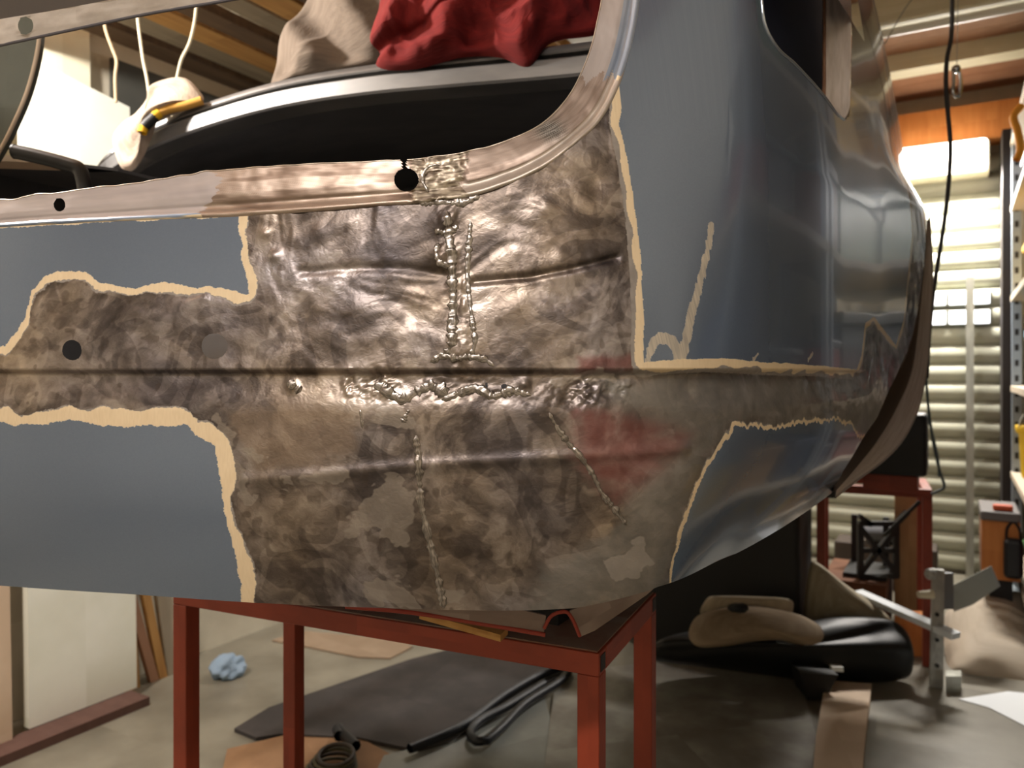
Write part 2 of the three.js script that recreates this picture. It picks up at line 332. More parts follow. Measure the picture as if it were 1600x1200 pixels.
for (let j = 0; j < TH2; j++) for (let i = 0; i < TW; i++) {
  const s = lerp(U0, U1, (i + 0.5) / TW), h = lerp(H0, H1, (j + 0.5) / TH2), k = j * TW + i;
  let d = 1e9, zi = 0; for (let z = 0; z < 4; z++) { const q = sdPoly(Z[z], s, h); if (q < d) { d = q; zi = z; } }
  const rag = (fbm(s * 55, h * 55, 3) - 0.5) * 0.007 + (vn(s * 420, h * 420) - 0.5) * 0.0018;
  const e = d + rag * (zi === 2 ? 0.45 : 1) + (zi === 3 ? (vn(s * 140, h * 40) - 0.5) * 0.006 : 0);
  const wB = [0.0105, 0.0165, 0.0105, 0.0055][zi] * (0.55 + 0.9 * vn(s * 38 + 5, h * 38 + zi * 7));
  const wG = zi === 2 ? 0.017 : wB + 0.003 * vn(s * 60, h * 60);
  let c, ro, me, bp = 0.5;
  if (e < 0) {
    const n = fbm(s * 900, h * 900, 2); c = mix3(PAINT, [130, 144, 166], n); ro = 0.2 + 0.03 * fbm(s * 30, h * 30, 3); me = 0.6;
    for (const [ln, w] of scratch) { const [q, t] = sdLine(ln, s, h); const g = q - w * (0.55 + 0.45 * t) + (vn(s * 300 + h * 60, h * 22 - s * 9) - 0.5) * 0.004; if (g < 0) { c = mix3([206, 196, 180], [158, 152, 144], vn(s * 700 + h * 150, h * 50 - s * 30)); ro = 0.55; me = 0.15; } }
  } else if (e < wB) {
    const n = vn(s * 900, h * 160) * 0.6 + 0.4 * vn(s * 70, h * 70); c = mix3(BEIGE, [206, 184, 150], n * 0.7); ro = 0.62; me = 0; bp = 0.55;
  } else if (e < wG) { c = mix3(GREYP, [140, 134, 130], vn(s * 200, h * 200)); ro = 0.5; me = 0.3; bp = 0.45;
  } else {
    // ground, heat-stained steel: grain of the grinding disc and blotches of scale
    const wx = fbm(s * 9 + 2, h * 9 + 8, 2), big = fbm(s * 15 + 3 + 3 * wx, h * 19 + 2 * wx, 4), mid = fbm(s * 60 + 6 * wx, h * 75 + 4, 3), fine = vn(s * 520 + 40 * mid, h * 190 + 30 * big);
    const dark = [78, 71, 69], midc = [132, 122, 117], light = [188, 178, 173];
    const pat = sst(0.46, 0.54, fbm(s * 34 + 5 * wx + 20, h * 40 - 4 * wx, 3)), pat2 = sst(0.5, 0.53, fbm(s * 24 - 6 * wx + 70, h * 20 + 7 * wx, 2)), t = sst(0.18, 0.82, big * 0.5 + mid * 0.24 + (fine - 0.5) * 0.07 + pat * 0.10 + pat2 * 0.09 + 0.03);
    c = t < 0.5 ? mix3(dark, midc, t * 2) : mix3(midc, light, t * 2 - 1);
    const warm = fbm(s * 10 + 60, h * 10, 3); c = [c[0] * (1 + 0.1 * (warm - 0.5)), c[1], c[2] * (1 - 0.22 * (warm - 0.5))];
    ro = 0.33 + 0.25 * (1 - t) * mid + 0.05 * fine; me = 0.9;
    const spot = sst(0.80, 0.90, vn(s * 85 + 11, h * 85 + 31)); c = mix3(c, [80, 70, 64], spot * 0.35);
    const soft = (pg, w, am) => { const q = sdPoly(pg, s, h) + (mid - 0.5) * w * 2; return sst(w, -w, q) * am; };
    let q = soft(redZone, 0.016, 0.62); if (q > 0) { c = mix3(c, mix3([116, 54, 50], [142, 102, 96], mid), q); me = lerp(me, 0.2, q); }
    q = soft(redZone2, 0.006, 0.45); if (q > 0) { c = mix3(c, [110, 44, 40], q); me = lerp(me, 0.3, q); }
    q = soft(greyZone, 0.016, 0.75); if (q > 0) { c = mix3(c, mix3([118, 116, 112], [140, 136, 130], mid), q); me = lerp(me, 0.4, q); ro = lerp(ro, 0.45, q); }
    q = soft(tanZone, 0.01, 0.55); if (q > 0) c = mix3(c, [166, 148, 134], q);
    for (let f = 0; f < flakes.length; f++) { const g = sdPoly(flakes[f], s, h); if (g < 0.01) { const w = sst(0.0015, -0.0015, g + (mid - 0.5) * 0.03 + (big - 0.5) * 0.02); c = mix3(c, [184, 176, 170], w * 0.6); ro = lerp(ro, 0.4, w); } }
    bp = 0.35 + 0.25 * fine + 0.2 * vn(s * 330, h * 330); bareA[k] = sst(0, 0.008, e - wG);
  }
  for (let z = 0; z < 3; z++) { colA[k * 4 + z] = Math.max(0, Math.min(255, c[z])); bmpA[k * 4 + z] = bp * 255; }
  ormA[k * 4] = 255; ormA[k * 4 + 1] = ro * 255; ormA[k * 4 + 2] = me * 255; colA[k * 4 + 3] = ormA[k * 4 + 3] = bmpA[k * 4 + 3] = 255;
}
function rawTex(d, srgb) { const t = new THREE.DataTexture(d, TW, TH2, THREE.RGBAFormat); t.magFilter = THREE.LinearFilter; if (srgb) t.colorSpace = THREE.SRGBColorSpace; t.needsUpdate = true; return t; }
const skinMaps = { map: rawTex(colA, true), roughnessMap: rawTex(ormA), bumpMap: rawTex(bmpA), bumpScale: 0.0006, roughness: 1, metalness: 1, side: THREE.DoubleSide };
skinMaps.metalnessMap = skinMaps.roughnessMap;
M.skin = new THREE.MeshPhysicalMaterial(skinMaps);
M.quarter = new THREE.MeshPhysicalMaterial({ ...skinMaps, clearcoat: 0.45, clearcoatRoughness: 0.05 });
const bareAt = (s, h) => { const i = Math.floor((s - U0) / (U1 - U0) * TW), j = Math.floor((h - H0) / (H1 - H0) * TH2); return i < 0 || j < 0 || i >= TW || j >= TH2 ? 0 : bareA[j * TW + i]; };

const car = group('car_body', 'blue grey car body shell with ground bare metal repair patches, up on the red stand', 'car');
// edge lines of the skin
const R0px = [[-400, 402], [-120, 366], [0, 355], [200, 345], [380, 338], [500, 330], [600, 322], [660, 317], [740, 306], [800, 286], [850, 262], [900, 225], [940, 186], [965, 140], [980, 98], [992, 50], [1000, 0], [1008, -60], [1020, -160], [1045, -420]];
const R3px = [[-400, 372], [-120, 332], [0, 313], [100, 300], [200, 287], [330, 268], [450, 258], [600, 251], [660, 247], [740, 235], [800, 217], [850, 190], [885, 155], [908, 115], [925, 70], [934, 30], [940, 0], [946, -60], [954, -160], [975, -420]];
const topTab = R0px.map(([x, y]) => toSurf(x, y));
const botTab = [[-400, 860], [-120, 908], [0, 915], [200, 928], [400, 942], [600, 950], [800, 954], [900, 950], [1030, 916], [1150, 865], [1250, 806], [1300, 770]].map(([x, y]) => toSurf(x, y));
botTab.push([SARCH, 0.95], [sTab[NT], 0.95]);
const hTop = s => s > topTab[topTab.length - 1][0] ? 2.12 : interp(topTab, s), hBot = s => interp(botTab, s);
// cut-outs, all in (s, h)
const win = poly([[1190, -60], [1190, 0], [1196, 40], [1215, 75], [1240, 98], [1262, 121], [1290, 153], [1308, 178], [1319, 187], [1327, 182], [1330, 100], [1330, 0], [1329, -60]]);
win.unshift([win[0][0] - 0.004, 1.78]); win.push([win[win.length - 1][0], 1.78]);
const archIn = poly([[1300, 769], [1318, 735], [1345, 690], [1372, 650], [1392, 603]]);
const archEdge = [...archIn, [sOfD(1.76), 1.15], [sOfD(1.83), 1.24], [sOfD(1.88), 1.34], [sOfD(1.93), 1.44], [sOfD(2.02), 1.50]];
const arch = [[archIn[0][0] - 0.02, 0.7], ...archEdge, [sOfD(2.2), 1.50], [sOfD(2.45), 1.38], [sOfD(2.6), 1.1], [sOfD(2.65), 0.7]];
const ell = (px, py, rx, ry) => { const a = []; for (let k = 0; k < 20; k++) a.push([px + rx * Math.cos(k * Math.PI / 10), py + ry * Math.sin(k * Math.PI / 10)]); return poly(a); };
const holes = [win, arch, ell(113, 547, 15, 16), ell(335, 541, 21, 20)];
const vents = [[760, 603, 2, 8], [788, 604, 5, 4]].map(a => ell(...a)); holes.push(...vents);
const hbox = holes.map(h => { const xs = h.map(p => p[0]), ys = h.map(p => p[1]); return [Math.min(...xs) - 0.02, Math.max(...xs) + 0.02, Math.min(...ys) - 0.02, Math.max(...ys) + 0.02]; });
const holeSD = (s, h) => { let d = 1e9, w = -1; for (let i = 0; i < holes.length; i++) { const b = hbox[i]; if (s < b[0] || s > b[1] || h < b[2] || h > b[3]) continue; const q = sdPoly(holes[i], s, h); if (q < d) { d = q; w = i; } } return [d, w]; };
function nearest(pg, x, y) { let bd = 1e9, r = [x, y]; for (let i = 0, j = pg.length - 1; i < pg.length; j = i++) { const ax = pg[i][0], ay = pg[i][1], ex = pg[j][0] - ax, ey = pg[j][1] - ay; const t = Math.max(0, Math.min(1, ((x - ax) * ex + (y - ay) * ey) / (ex * ex + ey * ey + 1e-12))); const qx = ax + ex * t, qy = ay + ey * t, d = (qx - x) ** 2 + (qy - y) ** 2; if (d < bd) { bd = d; r = [qx, qy]; } } return r; }
// hammered relief of the bare metal, plus rough weld field along the swage
const weldBand = poly([[560, 600], [640, 606], [740, 602], [850, 618], [930, 612], [965, 605]]);
const weldV = poly([[700, 325], [705, 400], [718, 470], [722, 520], [720, 556]]);
const ridge1 = poly([[470, 425], [560, 418], [640, 420], [700, 430]]), ridge2 = poly([[740, 440], [830, 432], [900, 418], [965, 402]]), ridge3 = poly([[380, 750], [500, 742], [640, 728], [780, 720], [900, 712], [1070, 700]]);
const hitDents = [[430, 400, 10, 0.004], [415, 365, 8, 0.0025], [500, 360, 14, 0.002], [470, 500, 22, -0.002], [560, 480, 26, 0.0025], [640, 490, 22, -0.002], [890, 620, 14, -0.006], [950, 612, 12, -0.004], [820, 600, 10, 0.005], [460, 604, 9, 0.004], [870, 500, 30, 0.003], [910, 450, 25, -0.003], [800, 480, 25, 0.0025], [850, 330, 22, 0.003], [930, 290, 20, -0.003], [800, 350, 18, -0.002], [1075, 612, 10, -0.002], [695, 345, 20, 0.005], [690, 402, 18, 0.006], [715, 545, 26, 0.004]].map(([x, y, r, a]) => [...toSurf(x, y), r / 1380, a]);
function relief(s, h) {
  const b = bareAt(s, h); if (b <= 0) return 0;
  const up = sst(1.05, 1.11, h), wp = fbm(s * 8, h * 8, 2); let o = (fbm(s * 19 + 4 * wp, h * 26 + 3 * wp, 3) - 0.5) * lerp(0.0016, 0.0046, up) + (vn(s * 62, h * 62) - 0.5) * lerp(0.0003, 0.0008, up);
  for (const [x, y, r, a] of hitDents) { const q = ((s - x) ** 2 + (h - y) ** 2) / (r * r); if (q < 6) o += a * Math.exp(-q); }
  for (const [ln, a, w] of [[ridge1, -0.003, 0.006], [ridge2, -0.005, 0.004], [ridge3, 0.0035, 0.007]]) { const [q] = sdLine(ln, s, h); if (q < w * 2.5) o += a * Math.exp(-((q / w) ** 2)); }
  const [wb] = sdLine(weldBand, s, h); if (wb < 0.03) { const q = sst(0.028, 0.004, wb); o += q * ((fbm(s * 120, h * 150, 3) - 0.45) * 0.010) * (0.1 + 1.5 * sst(0.3, 0.8, vn(s * 34, 2.5))); }
  const [wv] = sdLine(weldV, s, h); if (wv < 0.022) { const q = sst(0.02, 0.006, wv); o += q * ((fbm(s * 110 + 9, h * 80, 3) - 0.45) * 0.006); }
  return o * b;
}
{
  const cols = []; const sA = sOfPx(-395), sM = sOfPx(1005), sE = sTab[NT] - 0.02;
  for (let i = 0; i <= 820; i++) cols.push(lerp(sA, sM, i / 820));
  const iM = cols.length - 1; for (let i = 1; i <= 330; i++) cols.push(lerp(sM, sE, i / 330));
  const n1 = 70, n2 = 34, n3 = 125, NR = n1 + n2 + n3 + 1, NC = cols.length;
  const sh = new Float32Array(NR * NC * 2), pos = new Float32Array(NR * NC * 3), uv = new Float32Array(NR * NC * 2), hd = new Float32Array(NR * NC), hw = new Int8Array(NR * NC);
  for (let r = 0; r < NR; r++) for (let c = 0; c < NC; c++) {
    const s = cols[c], b = Math.min(hBot(s), 1.05), t = hTop(s);
    const h = r < n1 ? lerp(b, 1.062, r / n1) : r < n1 + n2 ? lerp(1.062, 1.112, (r - n1) / n2) : lerp(1.112, t, (r - n1 - n2) / n3);
    const k = r * NC + c; sh[2 * k] = s; sh[2 * k + 1] = h; const q = holeSD(s, h); hd[k] = q[0]; hw[k] = q[1];
  }
  const keep = [];
  for (let r = 0; r + 1 < NR; r++) for (let c = 0; c + 1 < NC; c++) {
    const a = r * NC + c, q = [a, a + 1, a + NC, a + NC + 1];
    const n = q.filter(k => hd[k] < 0).length; keep.push(n >= 3 ? 0 : 1);
  }
  const touched = new Uint8Array(NR * NC);
  for (let r = 0; r + 1 < NR; r++) for (let c = 0; c + 1 < NC; c++) if (keep[r * (NC - 1) + c]) { const a = r * NC + c; for (const k of [a, a + 1, a + NC, a + NC + 1]) if (hd[k] < 0) touched[k] = 1; }
  for (let k = 0; k < NR * NC; k++) if (touched[k]) { const n = nearest(holes[hw[k]], sh[2 * k], sh[2 * k + 1]); sh[2 * k] = n[0]; sh[2 * k + 1] = n[1]; }
  for (let k = 0; k < NR * NC; k++) {
    const s = sh[2 * k], h = sh[2 * k + 1], p = skin(s, h, relief(s, h)); pos[3 * k] = p.x; pos[3 * k + 1] = p.y; pos[3 * k + 2] = p.z;
    uv[2 * k] = (s - U0) / (U1 - U0); uv[2 * k + 1] = Math.min(0.999, Math.max(0.001, (h - H0) / (H1 - H0)));
    if (h > H1 - 0.005) uv[2 * k + 1] = 0.99;
  }
  const idx = [], owner = [];
  for (let r = 0; r + 1 < NR; r++) for (let c = 0; c + 1 < NC; c++) if (keep[r * (NC - 1) + c]) { const a = r * NC + c, b = a + 1, d = a + NC, e = d + 1; idx.push(a, b, e, a, e, d); owner.push(c < iM ? 0 : 1); }
  const full = new THREE.BufferGeometry(); full.setAttribute('position', new THREE.BufferAttribute(pos, 3)); full.setAttribute('uv', new THREE.BufferAttribute(uv, 2)); full.setIndex(idx); full.computeVertexNormals();
  const nor = full.attributes.normal.array;
  for (const o of [0, 1]) {
    const map = new Map(), P3 = [], N3 = [], U2 = [], I = [];
    for (let f = 0; f < owner.length; f++) if (owner[f] === o) for (let q = 0; q < 6; q++) {
      const k = idx[f * 6 + q]; let m = map.get(k);
      if (m === undefined) { m = map.size; map.set(k, m); P3.push(pos[3 * k], pos[3 * k + 1], pos[3 * k + 2]); N3.push(nor[3 * k], nor[3 * k + 1], nor[3 * k + 2]); U2.push(uv[2 * k], uv[2 * k + 1]); }
      I.push(m);
    }
    const g = new THREE.BufferGeometry(); g.setIndex(I); g.setAttribute('position', new THREE.Float32BufferAttribute(P3, 3)); g.setAttribute('normal', new THREE.Float32BufferAttribute(N3, 3)); g.setAttribute('uv', new THREE.Float32BufferAttribute(U2, 2));
    part(o ? 'quarter_panel' : 'rear_panel', g, o ? M.quarter : M.skin, car, o ? 'glossy blue grey side panel' : 'ground bare metal and blue grey rear panel');
  }
}
const resample = (tab, n) => { const c = new THREE.CatmullRomCurve3(tab.map(([x, y]) => V(x, y, 0)), false, 'centripetal'); return c.getSpacedPoints(n); };
// ---- flange of the window opening: gutter step and inward lip
{
  const NU = 520, NV = 28, r0 = resample(R0px, NU), r3 = resample(R3px, NU);
  // match the two rails by the place along the opening
  const prof = [[0, 0], [0.05, -0.0025], [0.11, -0.001], [0.17, 0.006], [0.26, 0.0105], [0.33, 0.009], [0.5, 0.011], [1, 0.024]];
  const rails0 = r0.map(p => { const [s, h] = toSurf(p.x, p.y); return [s, h, -skin(s, h, relief(s, h)).z]; });
  const holeF = [[93, 320, 9, 10.5], [635, 281, 19, 18]];
  const f = (i, j) => {
    const k = Math.round(i * NU), x = lerp(r0[k].x, r3[k].x, j), y = lerp(r0[k].y, r3[k].y, j);
    const chip = (fbm(x * 0.03, y * 0.03, 3) - 0.5) * 0.003 + (x > 640 && x < 730 ? (fbm(x * 0.12, y * 0.12, 3) - 0.5) * 0.009 : 0);
    const [s, h] = rails0[k]; const a = skin(s, h), dz = interp(prof, j) + chip * sst(0, 0.1, j);
    const wob = j > 0.9 ? (vn(x * 0.05, 3) - 0.5) * 3 * (x < 330 ? 1.6 : 0.6) : 0;
    return [x, y + wob * (j - 0.9) * 10, -a.z + dz];
  };
  const NJ = NV; const g0 = [];
  for (let j = 0; j <= NJ; j++) for (let i = 0; i <= NU; i++) g0.push(f(i / NU, j / NJ));
  const inHole = (x, y) => { for (let q = 0; q < 2; q++) { const [cx, cy, rx, ry] = holeF[q]; if (((x - cx) / rx) ** 2 + ((y - cy) / ry) ** 2 < 1) return q; } return x > 630.4 && x < 633.2 && y < 266 ? 2 : -1; };
  const idx = [], dead = g0.map(p => inHole(p[0], p[1])), src = g0.map(p => p.slice());
  for (let j = 0; j < NJ; j++) for (let i = 0; i < NU; i++) {
    const a = j * (NU + 1) + i, q = [a, a + 1, a + NU + 1, a + NU + 2]; const n = q.filter(k => dead[k] >= 0).length;
    if (n >= 3 || q.some(k => dead[k] === 2)) continue;
    for (const k of q) if (dead[k] === 0 || dead[k] === 1) { const [cx, cy, rx, ry] = holeF[dead[k]]; const t = Math.atan2((src[k][1] - cy) / ry, (src[k][0] - cx) / rx); g0[k][0] = cx + rx * Math.cos(t); g0[k][1] = cy + ry * Math.sin(t); }
    idx.push(q[0], q[1], q[3], q[0], q[3], q[2]);
  }
  const pos = [], uv = [];
  for (let j = 0; j <= NJ; j++) for (let i = 0; i <= NU; i++) { const p = g0[j * (NU + 1) + i], w = P(...p); pos.push(w.x, w.y, w.z); uv.push(i / NU, j / NJ); }
  const g = new THREE.BufferGeometry(); g.setIndex(idx); g.setAttribute('position', new THREE.Float32BufferAttribute(pos, 3)); g.setAttribute('uv', new THREE.Float32BufferAttribute(uv, 2)); g.computeVertexNormals();
  const xAt = r0.map(p => p.x);
  const FW = 2048, FH = 128, cA = new Uint8Array(FW * FH * 4), oA = new Uint8Array(FW * FH * 4);
  for (let j = 0; j < FH; j++) for (let i = 0; i < FW; i++) {
    const q = i / FW * NU, x = lerp(r0[Math.floor(q)].x, r3[Math.floor(q)].x, j / FH), yy = lerp(r0[Math.floor(q)].y, r3[Math.floor(q)].y, j / FH), v = j / FH, k = (j * FW + i) * 4;
    const n = fbm(i * 0.012, j * 0.05, 4), sc = vn(i * 0.5 + j * 1.6, j * 0.12);
    const edge = (fbm(i * 0.02 + 5, j * 0.06, 3) - 0.5) * 70;
    let c, ro, me;
    const lil = mix3([190, 180, 178], [164, 156, 158], n), tan = mix3(mix3([172, 155, 144], [200, 184, 172], sc), [136, 118, 106], sst(0.5, 0.8, n)), brn = mix3(mix3([166, 150, 140], [120, 104, 94], sst(0.35, 0.75, n)), [196, 184, 174], sc * 0.3), wel = mix3([196, 186, 170], [120, 108, 96], sst(0.3, 0.7, fbm(i * 0.06, j * 0.2, 3)));
    if (x + edge < 330) { c = lil; ro = 0.45; me = 0.25; if (v < 0.12) c = mix3(PAINT, BEIGE, sst(0.45, 0.6, n)); }
    else if (x < 642) { c = tan; ro = 0.33 + 0.2 * n; me = 0.9; }
    else if (x + edge * 0.5 < 725) { c = wel; ro = 0.35 + 0.3 * n; me = 0.85; }
    else if (yy + edge * 0.6 > 125) { c = v < 0.3 ? mix3([206, 198, 190], brn, 0.3) : brn; ro = 0.36 + 0.2 * n; me = 0.85; const b = Math.exp(-(((x - 858) / 22) ** 2) - (((yy - 205) / 16) ** 2)); c = mix3(c, mix3([84, 78, 72], [186, 184, 178], sst(0.5, 0.6, sc)), Math.min(1, b * 1.3)); }
    else { c = v < 0.42 ? mix3(PAINT, [150, 156, 166], n) : mix3([182, 174, 172], [160, 152, 150], n); ro = 0.34; me = 0.4; const be = Math.exp(-(((yy - 165) / 40) ** 2)); if (v < 0.14 && be > 0.3) c = BEIGE; }
    for (let z = 0; z < 3; z++) cA[k + z] = c[z]; cA[k + 3] = 255; oA[k] = 255; oA[k + 1] = ro * 255; oA[k + 2] = me * 255; oA[k + 3] = 255;
  }
  const tx = (d, sr) => { const t = new THREE.DataTexture(d, FW, FH, THREE.RGBAFormat); t.magFilter = THREE.LinearFilter; if (sr) t.colorSpace = THREE.SRGBColorSpace; t.needsUpdate = true; return t; };
  const orm = tx(oA);
  part('window_flange', g, new THREE.MeshPhysicalMaterial({ map: tx(cA, true), roughnessMap: orm, metalnessMap: orm, metalness: 1, roughness: 1, side: THREE.DoubleSide }), car, 'scraped bare metal flange around the opening');
  const rimL = [], rimR = []; for (let i = 0; i <= NU; i += 3) { const p = g0[NJ * (NU + 1) + i]; if (p[0] < 629) rimL.push(P(...p)); else if (p[0] > 634) rimR.push(P(...p)); }
  const rimMat = mat({ color: 0xcfc4b8, metalness: 0.9, roughness: 0.35 });
  part('flange_edge', tube(rimL, 0.0009, 160, 6), rimMat, car); part('flange_edge', tube(rimR, 0.0009, 160, 6), rimMat, car);
}
// ---- weld seams: lumpy beads standing proud of the sheet
{
  const bead = mat({ map: dirtTex([112, 106, 101], [176, 169, 163], 30), metalness: 0.9, roughness: 0.32 });
  const seam = (pts, w, lump, seg = 160) => {
    const sp = resample(pts, 40).map(p => { const [s, h] = toSurf(p.x, p.y); return skin(s, h, relief(s, h) + 0.0002); });
    const cur = new THREE.CatmullRomCurve3(sp), g = new THREE.TubeGeometry(cur, seg, 1, 10, false), p = g.attributes.position, c = new THREE.Vector3();
    for (let i = 0; i <= seg; i++) {
      cur.getPointAt(i / seg, c); const r = w * (0.5 + lump * vn(i * 0.34, w * 999 + 3) * 0.7 + 0.9 * (vn(i * 0.11, w * 3000) - 0.3)) * Math.min(1, Math.min(i, seg - i) / 5 + 0.15);
      for (let k = 0; k <= 10; k++) { const q = i * 11 + k, rr = r * (0.7 + 0.6 * vn(i * 0.3 + 5, (k % 10) * 0.7)); p.setXYZ(q, c.x + (p.getX(q) - c.x) * rr, c.y + (p.getY(q) - c.y) * rr, c.z + (p.getZ(q) - c.z) * rr * 0.36); }
    }
    g.computeVertexNormals(); part('weld_seam', g, bead, car, 'rough silver weld bead');
  };
  seam([[650, 680], [655, 720], [656, 760], [658, 790], [664, 815], [672, 850], [682, 890], [690, 930], [694, 950]], 0.0042, 1);
  seam([[858, 645], [872, 670], [890, 695], [905, 712], [925, 740], [940, 770], [960, 795], [980, 822]], 0.003, 1);
  seam([[735, 345], [733, 380], [730, 420], [733, 460], [738, 500], [742, 535], [735, 560]], 0.0028, 1.2);
  seam([[700, 330], [702, 368], [706, 410], [708, 460], [708, 500], [705, 540], [690, 562]], 0.0046, 1.4);
  seam([[680, 358], [690, 363], [704, 362], [716, 352]], 0.0034, 0.8, 60);
  seam([[685, 378], [683, 398], [690, 412], [704, 414], [712, 405]], 0.0034, 0.8, 60);
  seam([[672, 566], [690, 556], [712, 560], [735, 558], [758, 562], [772, 572]], 0.0036, 1, 90);
  seam([[585, 600], [610, 615], [630, 625], [655, 612], [680, 605], [700, 618]], 0.0055, 1.2, 90);
  seam([[690, 625], [720, 615], [745, 608], [770, 620], [800, 612], [830, 618]], 0.0048, 1.2, 100);
  seam([[640, 640], [628, 660]], 0.003, 1, 40); seam([[563, 640], [567, 670]], 0.002, 0.5, 30);
  seam([[455, 598], [462, 604], [470, 612]], 0.005, 1, 30);
  seam([[655, 318], [690, 316], [720, 318], [750, 306]], 0.004, 1.2, 80);
  seam([[668, 300], [660, 280], [668, 262], [690, 256]], 0.0015, 1.2, 60);
}
// ---- wheel arch: recessed well and turned lip
{
  const n = 40, e = new THREE.CatmullRomCurve3(archEdge.map(([s, h]) => skin(s, h))).getSpacedPoints(n);
  const B0p = [[1307, 766, 1.32], [1330, 740, 1.45], [1370, 690, 1.62], [1400, 640, 1.78], [1425, 580, 1.9], [1434, 520, 1.97], [1441, 450, 2.02], [1447, 385, 2.05], [1447, 345, 2.08]].map(a => P(...a));
  const B1p = [[1305, 777, 1.31], [1340, 750, 1.45], [1385, 716, 1.62], [1415, 681, 1.76], [1437, 632, 1.88], [1448, 575, 1.95], [1454, 500, 2.0], [1457, 420, 2.03], [1453, 338, 2.06]].map(a => P(...a));
  const b0 = new THREE.CatmullRomCurve3(B0p).getSpacedPoints(n), b1 = new THREE.CatmullRomCurve3(B1p).getSpacedPoints(n);
  const inw = R(0.03, -0.1, 0).sub(R(0, 0, 0));
  part('wheel_well', surf(n, 8, (i, j) => { const k = Math.round(i * n); const p = e[k].clone().lerp(b0[k], j); return p.addScaledVector(inw, Math.sin(Math.PI * j) * 0.9 * Math.min(1, i * 4)); }), mat({ color: 0x5c4c40, roughness: 0.7 }), car);
  part('arch_lip', surf(n, 4, (i, j) => { const k = Math.round(i * n); return b0[k].clone().lerp(b1[k], j); }), mat({ map: dirtTex([166, 150, 134], [186, 172, 158], 18), roughness: 0.55, metalness: 0.2 }), car, 'grey brown turned lip of the wheel arch');
  part('lip_edge', tube(b1, 0.002, 80, 6), mat({ color: 0x8d8074, roughness: 0.5, metalness: 0.4 }), car);
}
// ---- side window: pillar flange and rubber-less edge
{
  const edge = (a) => a.map(([x, y]) => { const [s, h] = toSurf(x, y); return skin(s, h); });
  const rA = edge([[1329, -60], [1330, 0], [1330, 60], [1329, 120], [1327, 170], [1319, 187]]);
  const rB = rA.map((p, i) => { const q = toPx(p); return P([1288, 1288, 1288, 1288, 1290, 1312][i], q[1] - (i === 4 ? 8 : 0), -p.z + 0.015); });
  const cA = new THREE.CatmullRomCurve3(rA).getSpacedPoints(30), cB = new THREE.CatmullRomCurve3(rB).getSpacedPoints(30);
  part('pillar_flange', surf(30, 12, (i, j) => { const k = Math.round(i * 30); const p = cA[k].clone().lerp(cB[k], j); return p.addScaledVector(V(0, 0, 1), (j > 0.15 && j < 0.75 ? -0.004 : 0) + (fbm(i * 20, j * 6, 2) - 0.5) * 0.003); }), mat({ map: dirtTex([206, 196, 186], [222, 213, 205], 14), roughness: 0.5, metalness: 0.3 }), car, 'pale scraped flange of the side window');
  part('rusty_edge', tube(cB.map(p => p.clone()), 0.0035, 60, 6), mat({ map: dirtTex([110, 66, 40], [150, 120, 98], 40), roughness: 0.8 }), car, 'rusty edge');
  const wl = edge([[1189, -60], [1190, 0], [1196, 40], [1215, 75], [1240, 98], [1262, 121], [1290, 153], [1308, 178], [1319, 187]]);
  part('window_edge', tube(wl, 0.0022, 90, 8), mat({ color: 0xb8c0ca, metalness: 0.7, roughness: 0.2 }), car);
}
